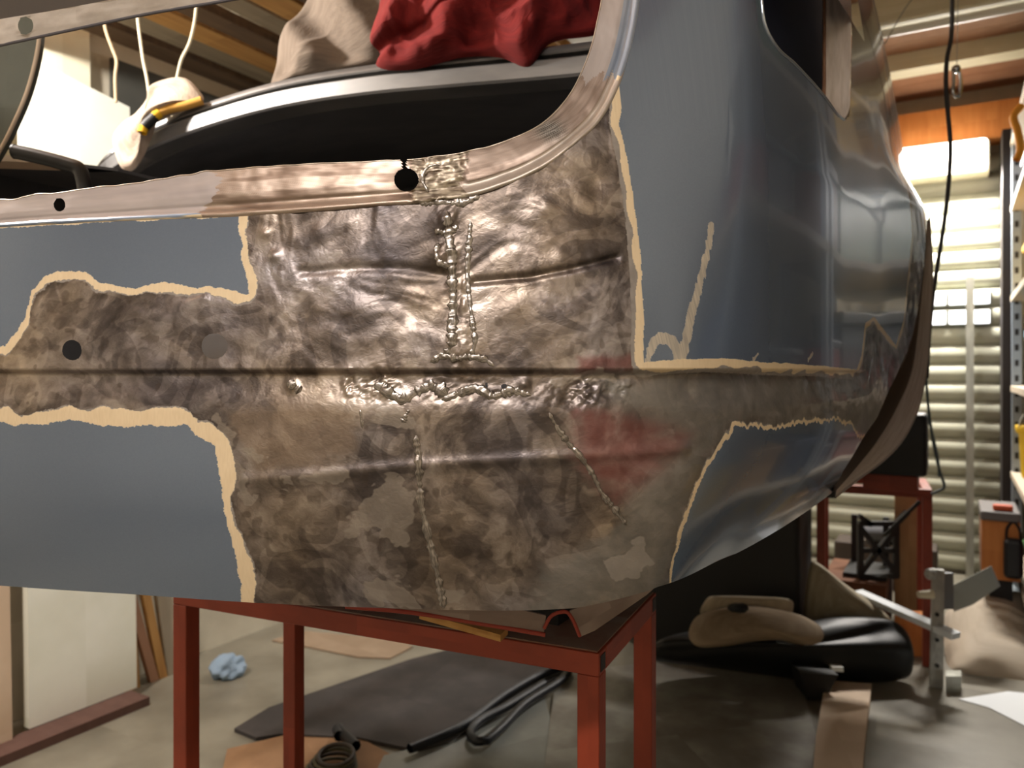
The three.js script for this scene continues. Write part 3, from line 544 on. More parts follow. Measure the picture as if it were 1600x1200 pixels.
// ---- inside of the shell
{
  const dark = mat({ map: dirtTex([66, 66, 68], [80, 80, 82], 12), roughness: 0.9 });
  const navy = mat({ color: 0x1a2440, roughness: 0.7 });
  // navy sheet standing in for the unlit cabin behind the side window
  const s0 = sOfPx(1120), s1 = sOfD(1.9);
  part('cabin_shade_sheet', surf(30, 10, (i, j) => skin(lerp(s0, s1, i), lerp(1.28, 2.1, j), -0.11)), navy, car);
  // inner skin behind the rear panel (seen through the bolt holes)
  const sa = sOfPx(-100), sb = sOfPx(900);
  part('inner_skin', surf(40, 6, (i, j) => skin(lerp(sa, sb, i), lerp(0.92, 1.18, j), lerp(-0.14, -0.36, j))), mat({ color: 0x3a4048, roughness: 0.5 }), car);
  // far rim of the bay with two beads, bright face, black bulkhead below
  const Tp = [[100, 330, 1.86], [140, 275, 1.9], [168, 240, 1.93], [205, 213, 1.93], [250, 190, 1.92], [330, 159, 1.87], [440, 127, 1.79], [580, 103, 1.69], [720, 88, 1.6], [860, 74, 1.52], [960, 62, 1.46], [1040, 52, 1.41]];
  const T = new THREE.CatmullRomCurve3(Tp.map(a => P(...a))).getSpacedPoints(120);
  const rprof = [[0.07, 0.006], [0.004, 0.004], [0.0, 0.0], [-0.002, -0.010], [0.0, -0.014], [0.03, -0.016], [0.032, -0.024], [0.0, -0.026], [-0.014, -0.028], [-0.017, -0.031], [-0.017, -0.062], [-0.012, -0.067], [0.04, -0.072]];
  const away = R(1, 0, 0);
  const rim = toCreasedNormals(surf(120, 12, (i, j) => { const k = Math.round(i * 120), q = rprof[Math.round(j * 12)]; return T[k].clone().addScaledVector(away, q[0]).add(V(0, q[1], 0)); }), 0.6);
  part('bay_rim', rim, mat({ map: dirtTex([100, 99, 98], [122, 120, 118], 12), metalness: 0.4, roughness: 0.38 }), car, 'grey beaded rim across the bay');
  // parcel shelf behind the rim, seen from below, and the bulkhead at its far end
  part('parcel_shelf', surf(60, 4, (i, j) => { const k = Math.round(i * 120); return T[k].clone().add(V(0, -0.071 + 0.012 * j, 0)).addScaledVector(away, 0.03 + 0.72 * j); }), dark, car, 'dark underside of the parcel shelf');
  part('bulkhead', surf(60, 4, (i, j) => { const k = Math.round(i * 120), p = T[k]; return V(p.x, lerp(p.y - 0.055, 0.9, j), p.z).addScaledVector(away, 0.75); }), dark, car);
  part('bay_wall', prism([P(100, 330, 1.86), P(168, 240, 1.93).addScaledVector(away, 0.75), P(168, 240, 1.93).addScaledVector(away, 0.75).setY(0.9), P(100, 330, 1.86).setY(0.9)], R(0, -0.01, 0)), dark, car);
  part('bay_floor', prism([R(1.0, -1.5, 0.9), R(1.0, -0.42, 0.9), R(2.3, -0.36, 0.9), R(2.3, -1.5, 0.9)], V(0, -0.01, 0)), dark, car);
  part('inner_wing', prism([R(1.0, -0.42, 0.9), R(2.3, -0.40, 0.9), R(2.3, -0.42, 1.5), R(1.15, -0.46, 1.42), R(1.0, -0.46, 1.3)], R(0, -0.01, 0)), dark, car);
  // upper cross member with a bolt hole
  const ub = resample([[-400, 150], [-120, 92], [0, 71], [60, 58], [130, 43], [230, 22], [360, 0], [480, -22], [620, -44], [760, -60], [900, -90]], 150), ut = resample([[-400, 118], [-120, 56], [0, 30], [80, 17], [180, -2], [260, -17], [360, -36], [480, -58], [620, -80], [760, -96], [900, -130]], 150);
  const dep = (x) => interp([[-440, 1.36], [-250, 1.19], [0, 1.06], [400, 0.97], [900, 0.93]], x);
  const pos = [], idx = [], uv = [], NV = 14, NU = 150; const hole = [40, 40, 12, 14], g0 = [];
  for (let j = 0; j <= NV; j++) for (let i = 0; i <= NU; i++) { const x = lerp(ub[i].x, ut[i].x, j / NV), y = lerp(ub[i].y, ut[i].y, j / NV); g0.push([x, y, dep(x) + 0.02 * (1 - j / NV) + (fbm(x * 0.02, y * 0.05, 3) - 0.5) * 0.004]); uv.push(i / 20, j / 40); }
  const dead = g0.map(([x, y]) => ((x - hole[0]) / hole[2]) ** 2 + ((y - hole[1]) / hole[3]) ** 2 < 1);
  for (let j = 0; j < NV; j++) for (let i = 0; i < NU; i++) { const a = j * (NU + 1) + i, q = [a, a + 1, a + NU + 1, a + NU + 2]; if (q.filter(k => dead[k]).length >= 3) continue; for (const k of q) if (dead[k]) { const t = Math.atan2((g0[k][1] - hole[1]) / hole[3], (g0[k][0] - hole[0]) / hole[2]); g0[k][0] = hole[0] + hole[2] * Math.cos(t); g0[k][1] = hole[1] + hole[3] * Math.sin(t); } idx.push(q[0], q[1], q[3], q[0], q[3], q[2]); }
  g0.forEach(p => { const w = P(...p); pos.push(w.x, w.y, w.z); });
  const g = new THREE.BufferGeometry(); g.setIndex(idx); g.setAttribute('position', new THREE.Float32BufferAttribute(pos, 3)); g.setAttribute('uv', new THREE.Float32BufferAttribute(uv, 2)); g.computeVertexNormals();
  part('cross_member', g, mat({ map: dirtTex([216, 206, 200], [230, 222, 217], 10), roughness: 0.5, metalness: 0.2 }), car, 'pale scraped cross member with a bolt hole');
  part('cross_member_edge', tube(ub.filter((p, i) => i % 5 === 0).map(p => P(p.x, p.y, dep(p.x) + 0.02)), 0.0022, 90, 6), mat({ color: 0x5c5a60, roughness: 0.5, metalness: 0.4 }), car);
  part('lid_skin', surf(60, 6, (i, j) => { const p = ut[Math.round(i * 150)], w = P(p.x, p.y, dep(p.x)); return w.add(V(0, j * 0.16, j * 0.1)); }), mat({ color: 0x5a5350, roughness: 0.6 }), car);
  // curved grey green inner panel with a pale edge trim, left in the opening
  const cp = [[62, 20], [58, 70], [50, 110], [38, 150], [20, 192], [0, 232], [-24, 268], [-60, 300]];
  const cpts = resample(cp, 24).map(p => P(p.x, p.y, 1.42));
  part('inner_panel', prism([...cpts, P(-140, 300, 1.42), P(-140, 20, 1.42)], V(0, 0, -0.02)), mat({ map: dirtTex([84, 90, 82], [98, 104, 96], 8), roughness: 0.7 }), car, 'curved grey green inner panel');
  part('panel_trim', tube(cpts.map(p => p.clone().add(V(0.003, 0, 0.001))), 0.0035, 60, 8), mat({ color: 0xc9b9a2, roughness: 0.6 }), car);
  // added box under the shelf board, closed in to keep the left dark
  const sbp = [[-130, 247], [20, 249], [70, 254], [122, 270], [185, 268]].map(([x, y]) => P(x, y, 1.5)), sbb = sbp.map(p => p.clone().addScaledVector(away, 0.5));
  part('side_shelf', prism([...sbp, ...sbb.reverse()], V(0, 0.006, 0)), dark, car);
  part('shade_box_back', prism([sbb[4].clone(), sbb[0].clone(), sbb[0].clone().setY(0.9), sbb[4].clone().setY(0.9)], R(0.01, 0, 0)), dark, car);
  part('shade_box_wall', prism([sbp[0].clone(), sbb[4].clone(), sbb[4].clone().setY(0.9), sbp[0].clone().setY(0.9)], R(0, -0.01, 0)), dark, car);
  part('bin_edge', prism([[-110, 240], [18, 243], [66, 249], [66, 254], [-110, 248]].map(([x, y]) => P(x, y, 1.495)), V(0, 0, -0.06)), M.beigeBoard, car, 'pale board edge');
  // black hinge arm
  const arm = part('hinge_arm', tube([P(24, 237, 1.36), P(60, 245, 1.36), P(105, 257, 1.36), P(123, 264, 1.36), P(130, 280, 1.36), P(134, 330, 1.36), P(136, 400, 1.36)], 0.0125, 80, 12), mat({ color: 0x2c2e30, roughness: 0.42, metalness: 0.3 }), car, 'black bent hinge tube');
  const cap = new THREE.CylinderGeometry(0.0128, 0.0128, 0.004, 16); cap.rotateZ(Math.PI / 2); const cc = P(23, 237, 1.36); cap.translate(cc.x, cc.y, cc.z); part('end_cap', cap, M.black, arm);
  // under edge: returned red primed seam, apron and floor pan
  const low = []; for (let x = -390; x <= 1300; x += 20) { const s = sOfPx(x); low.push(skin(s, hBot(s))); }
  const NL = low.length - 1, inwd = (p, k) => { const a = low[Math.max(0, k - 1)], b = low[Math.min(NL, k + 1)], t = b.clone().sub(a).normalize(); return V(t.z, 0, -t.x); };
  part('seam_return', surf(NL, 2, (i, j) => { const k = Math.round(i * NL); return low[k].clone().addScaledVector(inwd(low[k], k), j * 0.05).add(V(0, -0.002 * j, 0)); }), mat({ color: 0x7a2f22, roughness: 0.6 }), car, 'red primed under seam');
  part('floor_pan', prism([R(0.95, -1.5, 0.86), R(0.95, -0.42, 0.86), R(1.2, -0.32, 0.88), R(1.75, -0.26, 0.88), R(3.0, -0.26, 0.88), R(3.0, -1.5, 0.86)], V(0, 0.02, 0)), M.black, car);
  const ap = mat({ map: dirtTex([120, 104, 96], [146, 132, 124], 16), roughness: 0.6, metalness: 0.2 });
  const apron = part('apron', mergeGeometries([
    prism([[540, 946], [640, 955], [760, 974], [850, 990], [853, 962], [800, 950], [700, 944]].map(([x, y]) => P(x, y, interp([[540, 1.02], [850, 0.99]], x))), V(0, 0.0, -0.004)),
    prism([[890, 955], [905, 996], [930, 985], [1010, 930], [1030, 912], [960, 925]].map(([x, y]) => P(x, y, interp([[880, 1.0], [1030, 1.06]], x))), V(0, 0, -0.004)),
  ]), ap, car, 'dusty folded apron over the stand');
  part('apron_edge', tube([P(540, 948, 1.018), P(640, 957, 1.01), P(760, 976, 1.0), P(852, 992, 0.988)], 0.003, 50, 6), mat({ color: 0x8c3222, roughness: 0.6 }), apron, 'red primed edge');
  part('apron_edge', tube([P(850, 982, 0.988), P(862, 962, 0.988), P(884, 956, 0.99), P(893, 965, 0.993), P(906, 994, 1.0)], 0.0025, 50, 6), mat({ color: 0x8c3222, roughness: 0.6 }), apron, 'red primed edge');
  // the sill that stands on the steel frame
  part('sill', prism([R(1.04, -1.28, 0.716), R(1.04, -0.52, 0.716), R(1.24, -0.52, 0.716), R(1.24, -1.28, 0.716)], V(0, 0.145, 0)), M.black, car);
  part('front_sill', prism([R(2.85, -0.6, 0.662), R(2.85, -0.36, 0.662), R(3.2, -0.36, 0.662), R(3.2, -0.6, 0.662)], V(0, 0.2, 0)), M.black, car);
}

// ------------------------------------------------------------------ red steel stands
function stand(label, corner, dirL, dirB, L, W, top, extra) {
  const g = group('steel_stand', label, 'stand', 'red steel stands under the car'), t = 0.032;
  const l = dirL.clone().normalize(), b = dirB.clone().normalize(), C = (i, j, y) => corner.clone().addScaledVector(l, i).addScaledVector(b, j).setY(y);
  for (const [i, j] of [[t / 2, t / 2], [L - t / 2, t / 2], [t / 2, W - t / 2], [L - t / 2, W - t / 2]]) part('leg', bar(C(i, j, 0), C(i, j, top - 0.032), t, t, l, 0.002), M.redSteel, g);
  for (const j of [t / 2, W - t / 2]) part('rail', bar(C(0, j, top - 0.016), C(L, j, top - 0.016), t, 0.032, V(0, 1, 0), 0.002), M.redSteel, g);
  for (const i of [t / 2, L - t / 2]) part('rail', bar(C(i, t, top - 0.016), C(i, W - t, top - 0.016), t, 0.032, V(0, 1, 0), 0.002), M.redSteel, g);
  if (extra) extra(g, C, t);
  return g;
}
const TD = 24.5 * Math.PI / 180, tl = V(-Math.cos(TD), 0, -Math.sin(TD)), tb = V(Math.sin(TD), 0, -Math.cos(TD));
const c1 = P(936, 1022, 1.05);
stand('red square tube steel stand with plank edge under the rear panel', V(c1.x, 0, c1.z), tl, tb, 0.80, 0.32, 0.714, (g, C, t) => {
  part('top_plate', prism([C(0.004, 0.004, 0.714), C(0.796, 0.004, 0.714), C(0.796, 0.316, 0.714), C(0.004, 0.316, 0.714)], V(0, 0.002, 0)), M.redTop, g, 'dusty top plate');
  part('end_plug', bar(C(-0.001, t / 2, 0.698), C(0.003, t / 2, 0.698), 0.02, 0.022), M.black, g);
  part('end_plug', bar(C(-0.001, 0.32 - t / 2, 0.698), C(0.003, 0.32 - t / 2, 0.698), 0.02, 0.022), M.black, g);
});
const c2 = P(1457, 772, 2.85);
stand('red steel stand beyond the wheel arch with black crate inside', V(c2.x, 0, c2.z), tl, tb, 0.40, 0.34, 0.66, (g, C, t) => {
  part('brace', bar(C(0.04, t, 0.61), C(0.16, t, 0.47), 0.012, 0.012), M.black, g);
});
single('wood_lath', prism([P(655, 957, 1.085), P(782, 992, 1.048), P(782, 1003, 1.048), P(655, 967, 1.085)], V(0.01, 0, -0.03)), M.wood, 'pale wooden lath lying along the red stand rail', 'wood');

// ------------------------------------------------------------------ cloths and glove on the bay rim
{
  const fold = (fx, fy, amp, tw) => (p) => { const u = p.x * fx + p.y * tw, n = fbm(u * 6 + 3, p.y * fy, 3), r = 1 - Math.abs(2 * vn(u * 9 + 7, p.y * fy * 1.3 + 5) - 1); return amp * (r * 0.75 + n * 0.5 - 0.45); };
  const red = mat({ map: dirtTex([108, 18, 16], [124, 24, 20], 20), roughness: 0.95, sheen: 0.4, sheenRoughness: 0.6, sheenColor: new THREE.Color(0x8a2a24), bumpMap: M.fineBump, bumpScale: 0.001 });
  const o1 = [[578, 62, 1.62], [590, 20, 1.64], [606, -20, 1.66], [680, -60, 1.66], [780, -70, 1.62], [870, -60, 1.58], [935, -20, 1.54], [946, 20, 1.52], [938, 52, 1.49], [880, 62, 1.5], [852, 74, 1.52], [834, 100, 1.52], [818, 107, 1.53], [790, 92, 1.54], [755, 88, 1.57], [720, 90, 1.58], [690, 98, 1.6], [650, 108, 1.62], [610, 110, 1.64], [588, 102, 1.65], [594, 84, 1.65]].map(a => P(...a));
  single('red_cloth', pillow(o1, V(0.1, 0.1, 1), 0.07, (p, r) => {
    const a = Math.sin(p.x * 34 - p.y * 22 + 3 * fbm(p.x * 7, p.y * 7, 2)), b = 1 - Math.abs(2 * fbm(p.x * 13 + 4, p.y * 11 + p.x * 6, 3) - 1);
    return 0.028 * a + 0.06 * (b - 0.6);
  }, 0.3, 70, 260), red, 'crumpled dark red cloth heaped on the grey bay rim', 'cloth');
  const br = mat({ map: dirtTex([108, 95, 83], [120, 107, 94], 24), roughness: 0.95, bumpMap: M.fineBump, bumpScale: 0.001 });
  const o2 = [[424, 136, 1.84], [432, 104, 1.86], [440, 55, 1.88], [470, 20, 1.9], [498, -20, 1.9], [560, -60, 1.88], [640, -60, 1.82], [650, 0, 1.76], [640, 60, 1.74], [600, 96, 1.75], [560, 106, 1.76], [520, 112, 1.77], [470, 122, 1.79], [446, 128, 1.8]].map(a => P(...a));
  single('brown_cloth', pillow(o2, V(0, 0.05, 1), 0.05, (p, r) => 0.026 * Math.sin((p.x * 0.8 + p.y * 0.55) * 42 + 2 * fbm(p.x * 6, p.y * 6, 2)) + 0.03 * (fbm(p.x * 9, p.y * 9, 3) - 0.5), 0.3, 60, 220), br, 'grey brown cloth hanging beside the red cloth', 'cloth');
  // work glove lying over the rim
  const g = group('work_glove', 'cream work glove with yellow and black cuff hanging over the bay rim', 'glove');
  const cream = mat({ map: dirtTex([172, 154, 136], [192, 175, 157], 26), roughness: 0.95, bumpMap: M.fineBump, bumpScale: 0.001 });
  const oG = [[232, 158, 1.88], [240, 136, 1.9], [262, 125, 1.92], [288, 122, 1.92], [305, 134, 1.91], [318, 156, 1.89], [290, 160, 1.87], [262, 168, 1.86], [240, 184, 1.86], [226, 204, 1.86], [222, 226, 1.86], [218, 252, 1.86], [206, 267, 1.86], [190, 262, 1.86], [180, 240, 1.87], [178, 216, 1.88], [194, 194, 1.88], [214, 180, 1.88]].map(a => P(...a));
  part('fabric', pillow(oG, V(-0.1, 0.15, 1), 0.035, (p) => 0.004 * Math.sin(p.x * 46 - p.y * 60) + 0.012 * (fbm(p.x * 14, p.y * 14, 2) - 0.5), 0.5, 30, 160), cream, g);
  const cp = [[222, 208], [226, 198], [238, 186], [250, 176], [266, 170], [290, 165], [316, 157]].map(([x, y], i) => P(x, y, 1.842 + i * 0.004));
  const cc = new THREE.CatmullRomCurve3(cp), seg = (t0, t1, m, r) => part('cuff_band', tube([0, 0.33, 0.66, 1].map(t => cc.getPoint(lerp(t0, t1, t))), r, 20, 10), m, g);
  const yel = mat({ color: 0xd8a71e, roughness: 0.85 }), och = mat({ color: 0xb98a3c, roughness: 0.9 });
  seg(0, 0.16, yel, 0.011); seg(0.15, 0.40, M.black, 0.0125); seg(0.39, 0.5, yel, 0.0125); seg(0.49, 1, och, 0.0105);
}

// ------------------------------------------------------------------ left side: boards, planks, rack, wires
{
  // tall white board leaning on the wall
  const bb = -2.40;
  const aOf = (px, b) => { const k = (px - 800) / FOC; return b * (CS + k * SN) / (k * CS - SN); };
  const lean = (px0, px1, y0, y1, b0, b1, th, top0 = y1, top1 = y1) => {
    const a0 = aOf(px0, b0), a1 = aOf(px1, b0);
    return prism([R(a0, b0, y0), R(a1, b0, y0), R(a1, b1, top1), R(a0, b1, top0)], R(0, -th, 0));
  };
  single('white_board', lean(46, 214, 0.03, 2.0, -2.40, -2.44, 0.03, 2.06, 2.06 - 0.06), M.whiteBoard, 'tall white board leaning on the wall, lit brightly at its top', 'board');
  single('beige_board', lean(-130, 20, 0.0, 2.1, -2.38, -2.45, 0.025), M.beigeBoard, 'tall beige board standing left of the white board', 'board');
  single('pale_board', lean(62, 150, 0.9, 2.35, -2.49, -2.53, 0.02), M.cream, 'pale panel rising behind the tall white board', 'board');
  single('floor_batten', prism([R(aOf(-60, -2.36), -2.40, 0), R(aOf(216, -2.36), -2.40, 0), R(aOf(216, -2.36), -2.30, 0), R(aOf(-60, -2.36), -2.30, 0)], V(0, 0.028, 0)), mat({ map: woodTex([84, 58, 50], [104, 76, 66]), roughness: 0.8 }), 'dark wooden batten on the floor under the white board', 'wood');
  const pl = (px0, px1, m, dx, label) => { const a0 = aOf(px0, -2.46), a1 = aOf(px1, -2.46); single('leaning_plank', prism([R(a0, -2.46, 0), R(a1, -2.46, 0), R(a1 - dx, -2.535, 1.25), R(a0 - dx, -2.535, 1.25)], R(0, -0.02, 0)), m, label, 'plank', 'planks leaning on the left wall'); };
  pl(196, 219, M.wood, 0.04, 'narrow plank leaning just right of the white board');
  pl(236, 249, M.brownBoard, 0.30, 'brown slanted plank beyond the dark gap');
  pl(250, 262, M.wood, 0.22, 'pale slanted plank next to the stand leg');
  pl(263, 285, M.greyWood, 0.14, 'wide grey plank behind the left stand leg');
  single('added_dark_sheet', rbox(1.62, 4.4, -2.555, -2.54, 1.2, 2.19), mat({ map: dirtTex([52, 52, 46], [70, 68, 60], 6), roughness: 0.85 }), 'dark grey green sheet added to darken the wall below the overhead planks', 'sheet');  // added sheet, darkens the bright wall under the rack
  // rack of sawn planks under the ceiling
  const ra = [0.75, 4.5];
  for (let i = 0; i < 9; i++) {
    const b = -2.44 + i * 0.125, w = 0.085 + 0.03 * rnd(), y = 2.2 + (i % 3 === 1 ? 0.012 : 0), sh = 0.35 * rnd();
    single('stored_plank', rbox(ra[0] + sh, ra[1] - sh * 0.4, b, b + w, y, y + 0.035, 0.003), [M.darkWood, M.greyWood, M.wood][i % 3], ['dark', 'grey', 'yellow'][i % 3] + ' plank on the overhead rack, ' + ['first', 'second', 'third', 'fourth', 'fifth', 'sixth', 'seventh', 'eighth', 'ninth'][i] + ' from the left wall', 'plank', 'planks stored on the overhead rack');
  }
  single('stored_plank', rbox(0.9, 4.3, -1.34, -1.20, 2.235, 2.36, 0.004), M.wood, 'thick yellow timber on the overhead rack, nearest the middle', 'plank', 'planks stored on the overhead rack');
  single('stored_board', rbox(0.9, 4.2, -1.16, -0.86, 2.24, 2.27, 0.003), M.whiteBoard, 'pale flat board beside the thick timber on the rack', 'board');
  single('rack_bar', bar(R(2.62, B0 + 0.04, 2.165), R(2.62, -0.8, 2.165), 0.06, 0.07), M.orangeWood, 'orange brown timber bar carrying the overhead planks', 'timber');
  single('rack_bar', bar(R(1.3, B0 + 0.02, 2.165), R(1.3, -0.8, 2.165), 0.06, 0.07), M.wood, 'timber bar carrying the near end of the overhead planks', 'timber');
  for (const a of [1.3, 2.62]) single('rack_hanger', rbox(a - 0.025, a + 0.025, -0.85, -0.80, 2.13, TOP, 0.003), M.wood, a > 2 ? 'upright hanger holding the orange rack bar' : 'upright hanger holding the near rack bar', 'timber');
  // pale cords
  const cord = (pts, d, m, label) => single('hanging_rope', tube(pts.map(([x, y]) => P(x, y, d)), 0.0032 * d / 1.6, 60, 8), m, label, 'rope', 'cords hanging from the plank rack');
  const pale = mat({ color: 0xcfc2a4, roughness: 0.8 });
  cord([[214, -60], [215, 25], [219, 60], [224, 95], [230, 125], [236, 180], [240, 230]], 2.05, pale, 'pale cord hanging straight down left of the glove');
  cord([[312, -60], [307, 8], [303, 40], [295, 70], [284, 92], [278, 115], [272, 150], [268, 200]], 2.05, pale, 'pale curved cord ending behind the glove');
  cord([[160, 20], [166, 50], [175, 75], [182, 95], [180, 120], [181, 160]], 2.2, mat({ color: 0xb09878, roughness: 0.8 }), 'thin tan cord in front of the dark planks');
  // crumpled blue rag
  const rc = F(356, 1056), rr = new THREE.IcosahedronGeometry(0.056, 5), rp = rr.attributes.position;
  const rg = mergeVertices((() => { rr.deleteAttribute('normal'); rr.deleteAttribute('uv'); return rr; })());
  { const p = rg.attributes.position; for (let i = 0; i < p.count; i++) { const x = p.getX(i), y = p.getY(i), z = p.getZ(i); const k = 0.8 + 0.75 * (1 - Math.abs(2 * fbm(x * 34 + 5 + z * 15, y * 34 + z * 27, 3) - 1)) - 0.35; p.setXYZ(i, x * k * 1.0 + rc.x, Math.max(0, y * k * 0.75 + 0.03), z * k + rc.z); } rg.computeVertexNormals(); }
  single('blue_rag', rg, mat({ color: 0x93a9bf, roughness: 0.9 }), 'crumpled light blue rag on the floor by the wall', 'rag');
}

// ------------------------------------------------------------------ things on the floor
const sheet = (pts, t, up = 0) => prism(pts.map(([x, y]) => F(x, y, up + t)), V(0, -t, 0));
single('floor_mat', sheet([[366, 1138], [420, 1105], [640, 1030], [760, 1000], [900, 1010], [900, 1040], [700, 1160], [655, 1172], [560, 1152], [440, 1146], [400, 1152]], 0.012), mat({ map: dirtTex([50, 46, 44], [66, 60, 58], 12), roughness: 0.85 }), 'dark grey rubber mat lying under the red stand', 'mat');
single('tan_mat', sheet([[425, 1000], [470, 985], [620, 1000], [645, 1010], [610, 1028], [560, 1026], [480, 1010]], 0.006), mat({ map: dirtTex([138, 118, 96], [154, 134, 112], 8), roughness: 0.85 }), 'small tan cardboard mat behind the dark mat', 'mat');
{
  const g = group('wiper_frame', 'black bent frame on the dark mat edge', 'frame'), bl = mat({ color: 0x14161c, roughness: 0.5 });
  const T = (a, r) => tube(a.map(([x, y]) => F(x, y, 0.03)), r, 60, 8);
  part('rim', T([[640, 1170], [720, 1135], [790, 1085], [850, 1052], [890, 1040], [880, 1060], [820, 1100], [780, 1140], [752, 1160], [735, 1150], [745, 1130], [790, 1105], [850, 1068]], 0.014), bl, g);
  part('foot_pad', T([[530, 1150], [528, 1138], [540, 1150], [556, 1166]], 0.016), bl, g);
}
single('floor_sheet', sheet([[870, 1050], [1020, 1035], [1250, 1062], [1300, 1230], [1330, 1300], [820, 1300], [850, 1200]], 0.01), mat({ map: (() => { const t = dirtTex([118, 112, 104], [156, 154, 144], 7, 5); t.repeat.set(1.4, 1.4); return t; })(), roughness: 0.4 }), 'large grey dusty sheet on the floor right of the stand', 'sheet');
single('floor_sheet', sheet([[600, 1180], [720, 1150], [850, 1085], [870, 1160], [850, 1260], [560, 1260]], 0.008), mat({ map: dirtTex([126, 128, 122], [148, 150, 144], 8), roughness: 0.45 }), 'pale grey sheet under the black frame', 'sheet');
single('cardboard_piece', sheet([[355, 1170], [480, 1140], [560, 1150], [640, 1195], [600, 1240], [340, 1240]], 0.006), mat({ map: dirtTex([136, 102, 72], [158, 122, 88], 9), roughness: 0.85 }), 'orange brown cardboard piece at the bottom left of the stand', 'cardboard');
{
  const c = F(518, 1196, 0.02), g = group('wire_coil', 'small dark coil lying on the orange brown cardboard', 'coil');
  for (let k = 0; k < 4; k++) { const t = new THREE.TorusGeometry(0.065 - k * 0.006, 0.006, 8, 40); t.rotateX(Math.PI / 2 + 0.1 * (k - 1.5)); t.translate(c.x + 0.004 * k, 0.016 + k * 0.011, c.z); part('turn', t, mat({ color: k % 2 ? 0x3a3128 : 0x4a4630, roughness: 0.6 }), g); }
}
single('pale_plank', sheet([[1290, 1062], [1362, 1068], [1352, 1150], [1340, 1300], [1262, 1300], [1275, 1150]], 0.03), M.beigeBoard, 'pale beige plank lying on the floor before the black fender', 'plank');
single('paper_sheet', sheet([[1498, 1092], [1575, 1080], [1680, 1090], [1720, 1180], [1610, 1138], [1545, 1105]], 0.003), mat({ color: 0xeef3f6, roughness: 0.6 }), 'white paper sheet on the floor at the right edge', 'paper');
// black moulded fender
{
  const d = 2.72, o = [[1015, 1020], [1030, 1000], [1090, 985], [1180, 985], [1280, 968], [1330, 964], [1385, 968], [1412, 982], [1426, 1010], [1427, 1040], [1415, 1060], [1360, 1066], [1280, 1066], [1200, 1055], [1100, 1042], [1030, 1034]].map(([x, y]) => P(x, y, d + (y < 1000 ? 0.08 : 0)));
  const g = group('black_fender', 'black moulded plastic fender lying on the floor', 'fender');
  part('shell', pillow(o, V(0.05, 0.5, 1), 0.11, (p) => 0.01 * Math.sin(p.x * 9), 0.6, 30, 140), M.blackGloss, g);
  part('sticker', prism([P(1300, 1042, 2.61), P(1318, 1043, 2.61), P(1318, 1050, 2.60), P(1300, 1049, 2.60)], V(0, 0.002, -0.02)), mat({ color: 0xcfcfc6, roughness: 0.5 }), g, 'small pale sticker');
  part('gap_wedge', prism([P(1250, 1050, 2.56), P(1310, 1055, 2.56), P(1290, 1094, 2.56), P(1262, 1094, 2.56)], V(0, 0, -0.1)), M.black, g);  // black wedge added where the gap below the fender is dark
}
// tan moulded seat shell with a clip on it
{
  const tan = mat({ map: dirtTex([146, 128, 106], [166, 148, 124], 12), roughness: 0.85 });
  const o = [[1076, 990], [1090, 962], [1130, 950], [1180, 948], [1240, 958], [1276, 974], [1287, 990], [1282, 1003], [1262, 1008], [1220, 1000], [1180, 1002], [1130, 1010], [1090, 1010]].map(([x, y]) => P(x, y, 2.6 + (1000 - y) * 0.002));
  const g = group('tan_seat_shell', 'tan moulded foam seat shell resting on the black fender', 'seat');
  part('front_roll', pillow(o, V(0, 0.5, 1), 0.06, () => 0, 0.8, 24, 120), tan, g);
  const o2 = [[1098, 962], [1104, 936], [1120, 931], [1180, 932], [1232, 936], [1240, 948], [1230, 962], [1170, 960]].map(([x, y]) => P(x, y, 2.74));
  part('back_pad', pillow(o2, V(0, 0.6, 1), 0.03, () => 0, 0.6, 14, 80), mat({ map: dirtTex([166, 154, 132], [184, 172, 150], 12), roughness: 0.85 }), g);
  const q = P(1153, 950, 2.6), k = new THREE.IcosahedronGeometry(0.028, 3), kp = k.attributes.position;
  for (let i = 0; i < kp.count; i++) { const n = 0.7 + 0.6 * vn(kp.getX(i) * 60 + 9, kp.getY(i) * 60 + kp.getZ(i) * 40); kp.setXYZ(i, q.x + kp.getX(i) * n * 1.2, q.y + kp.getY(i) * n * 0.5, q.z + kp.getZ(i) * n); }
  k.computeVertexNormals(); part('clip', k, M.darkTrim, g, 'dark clip');
}
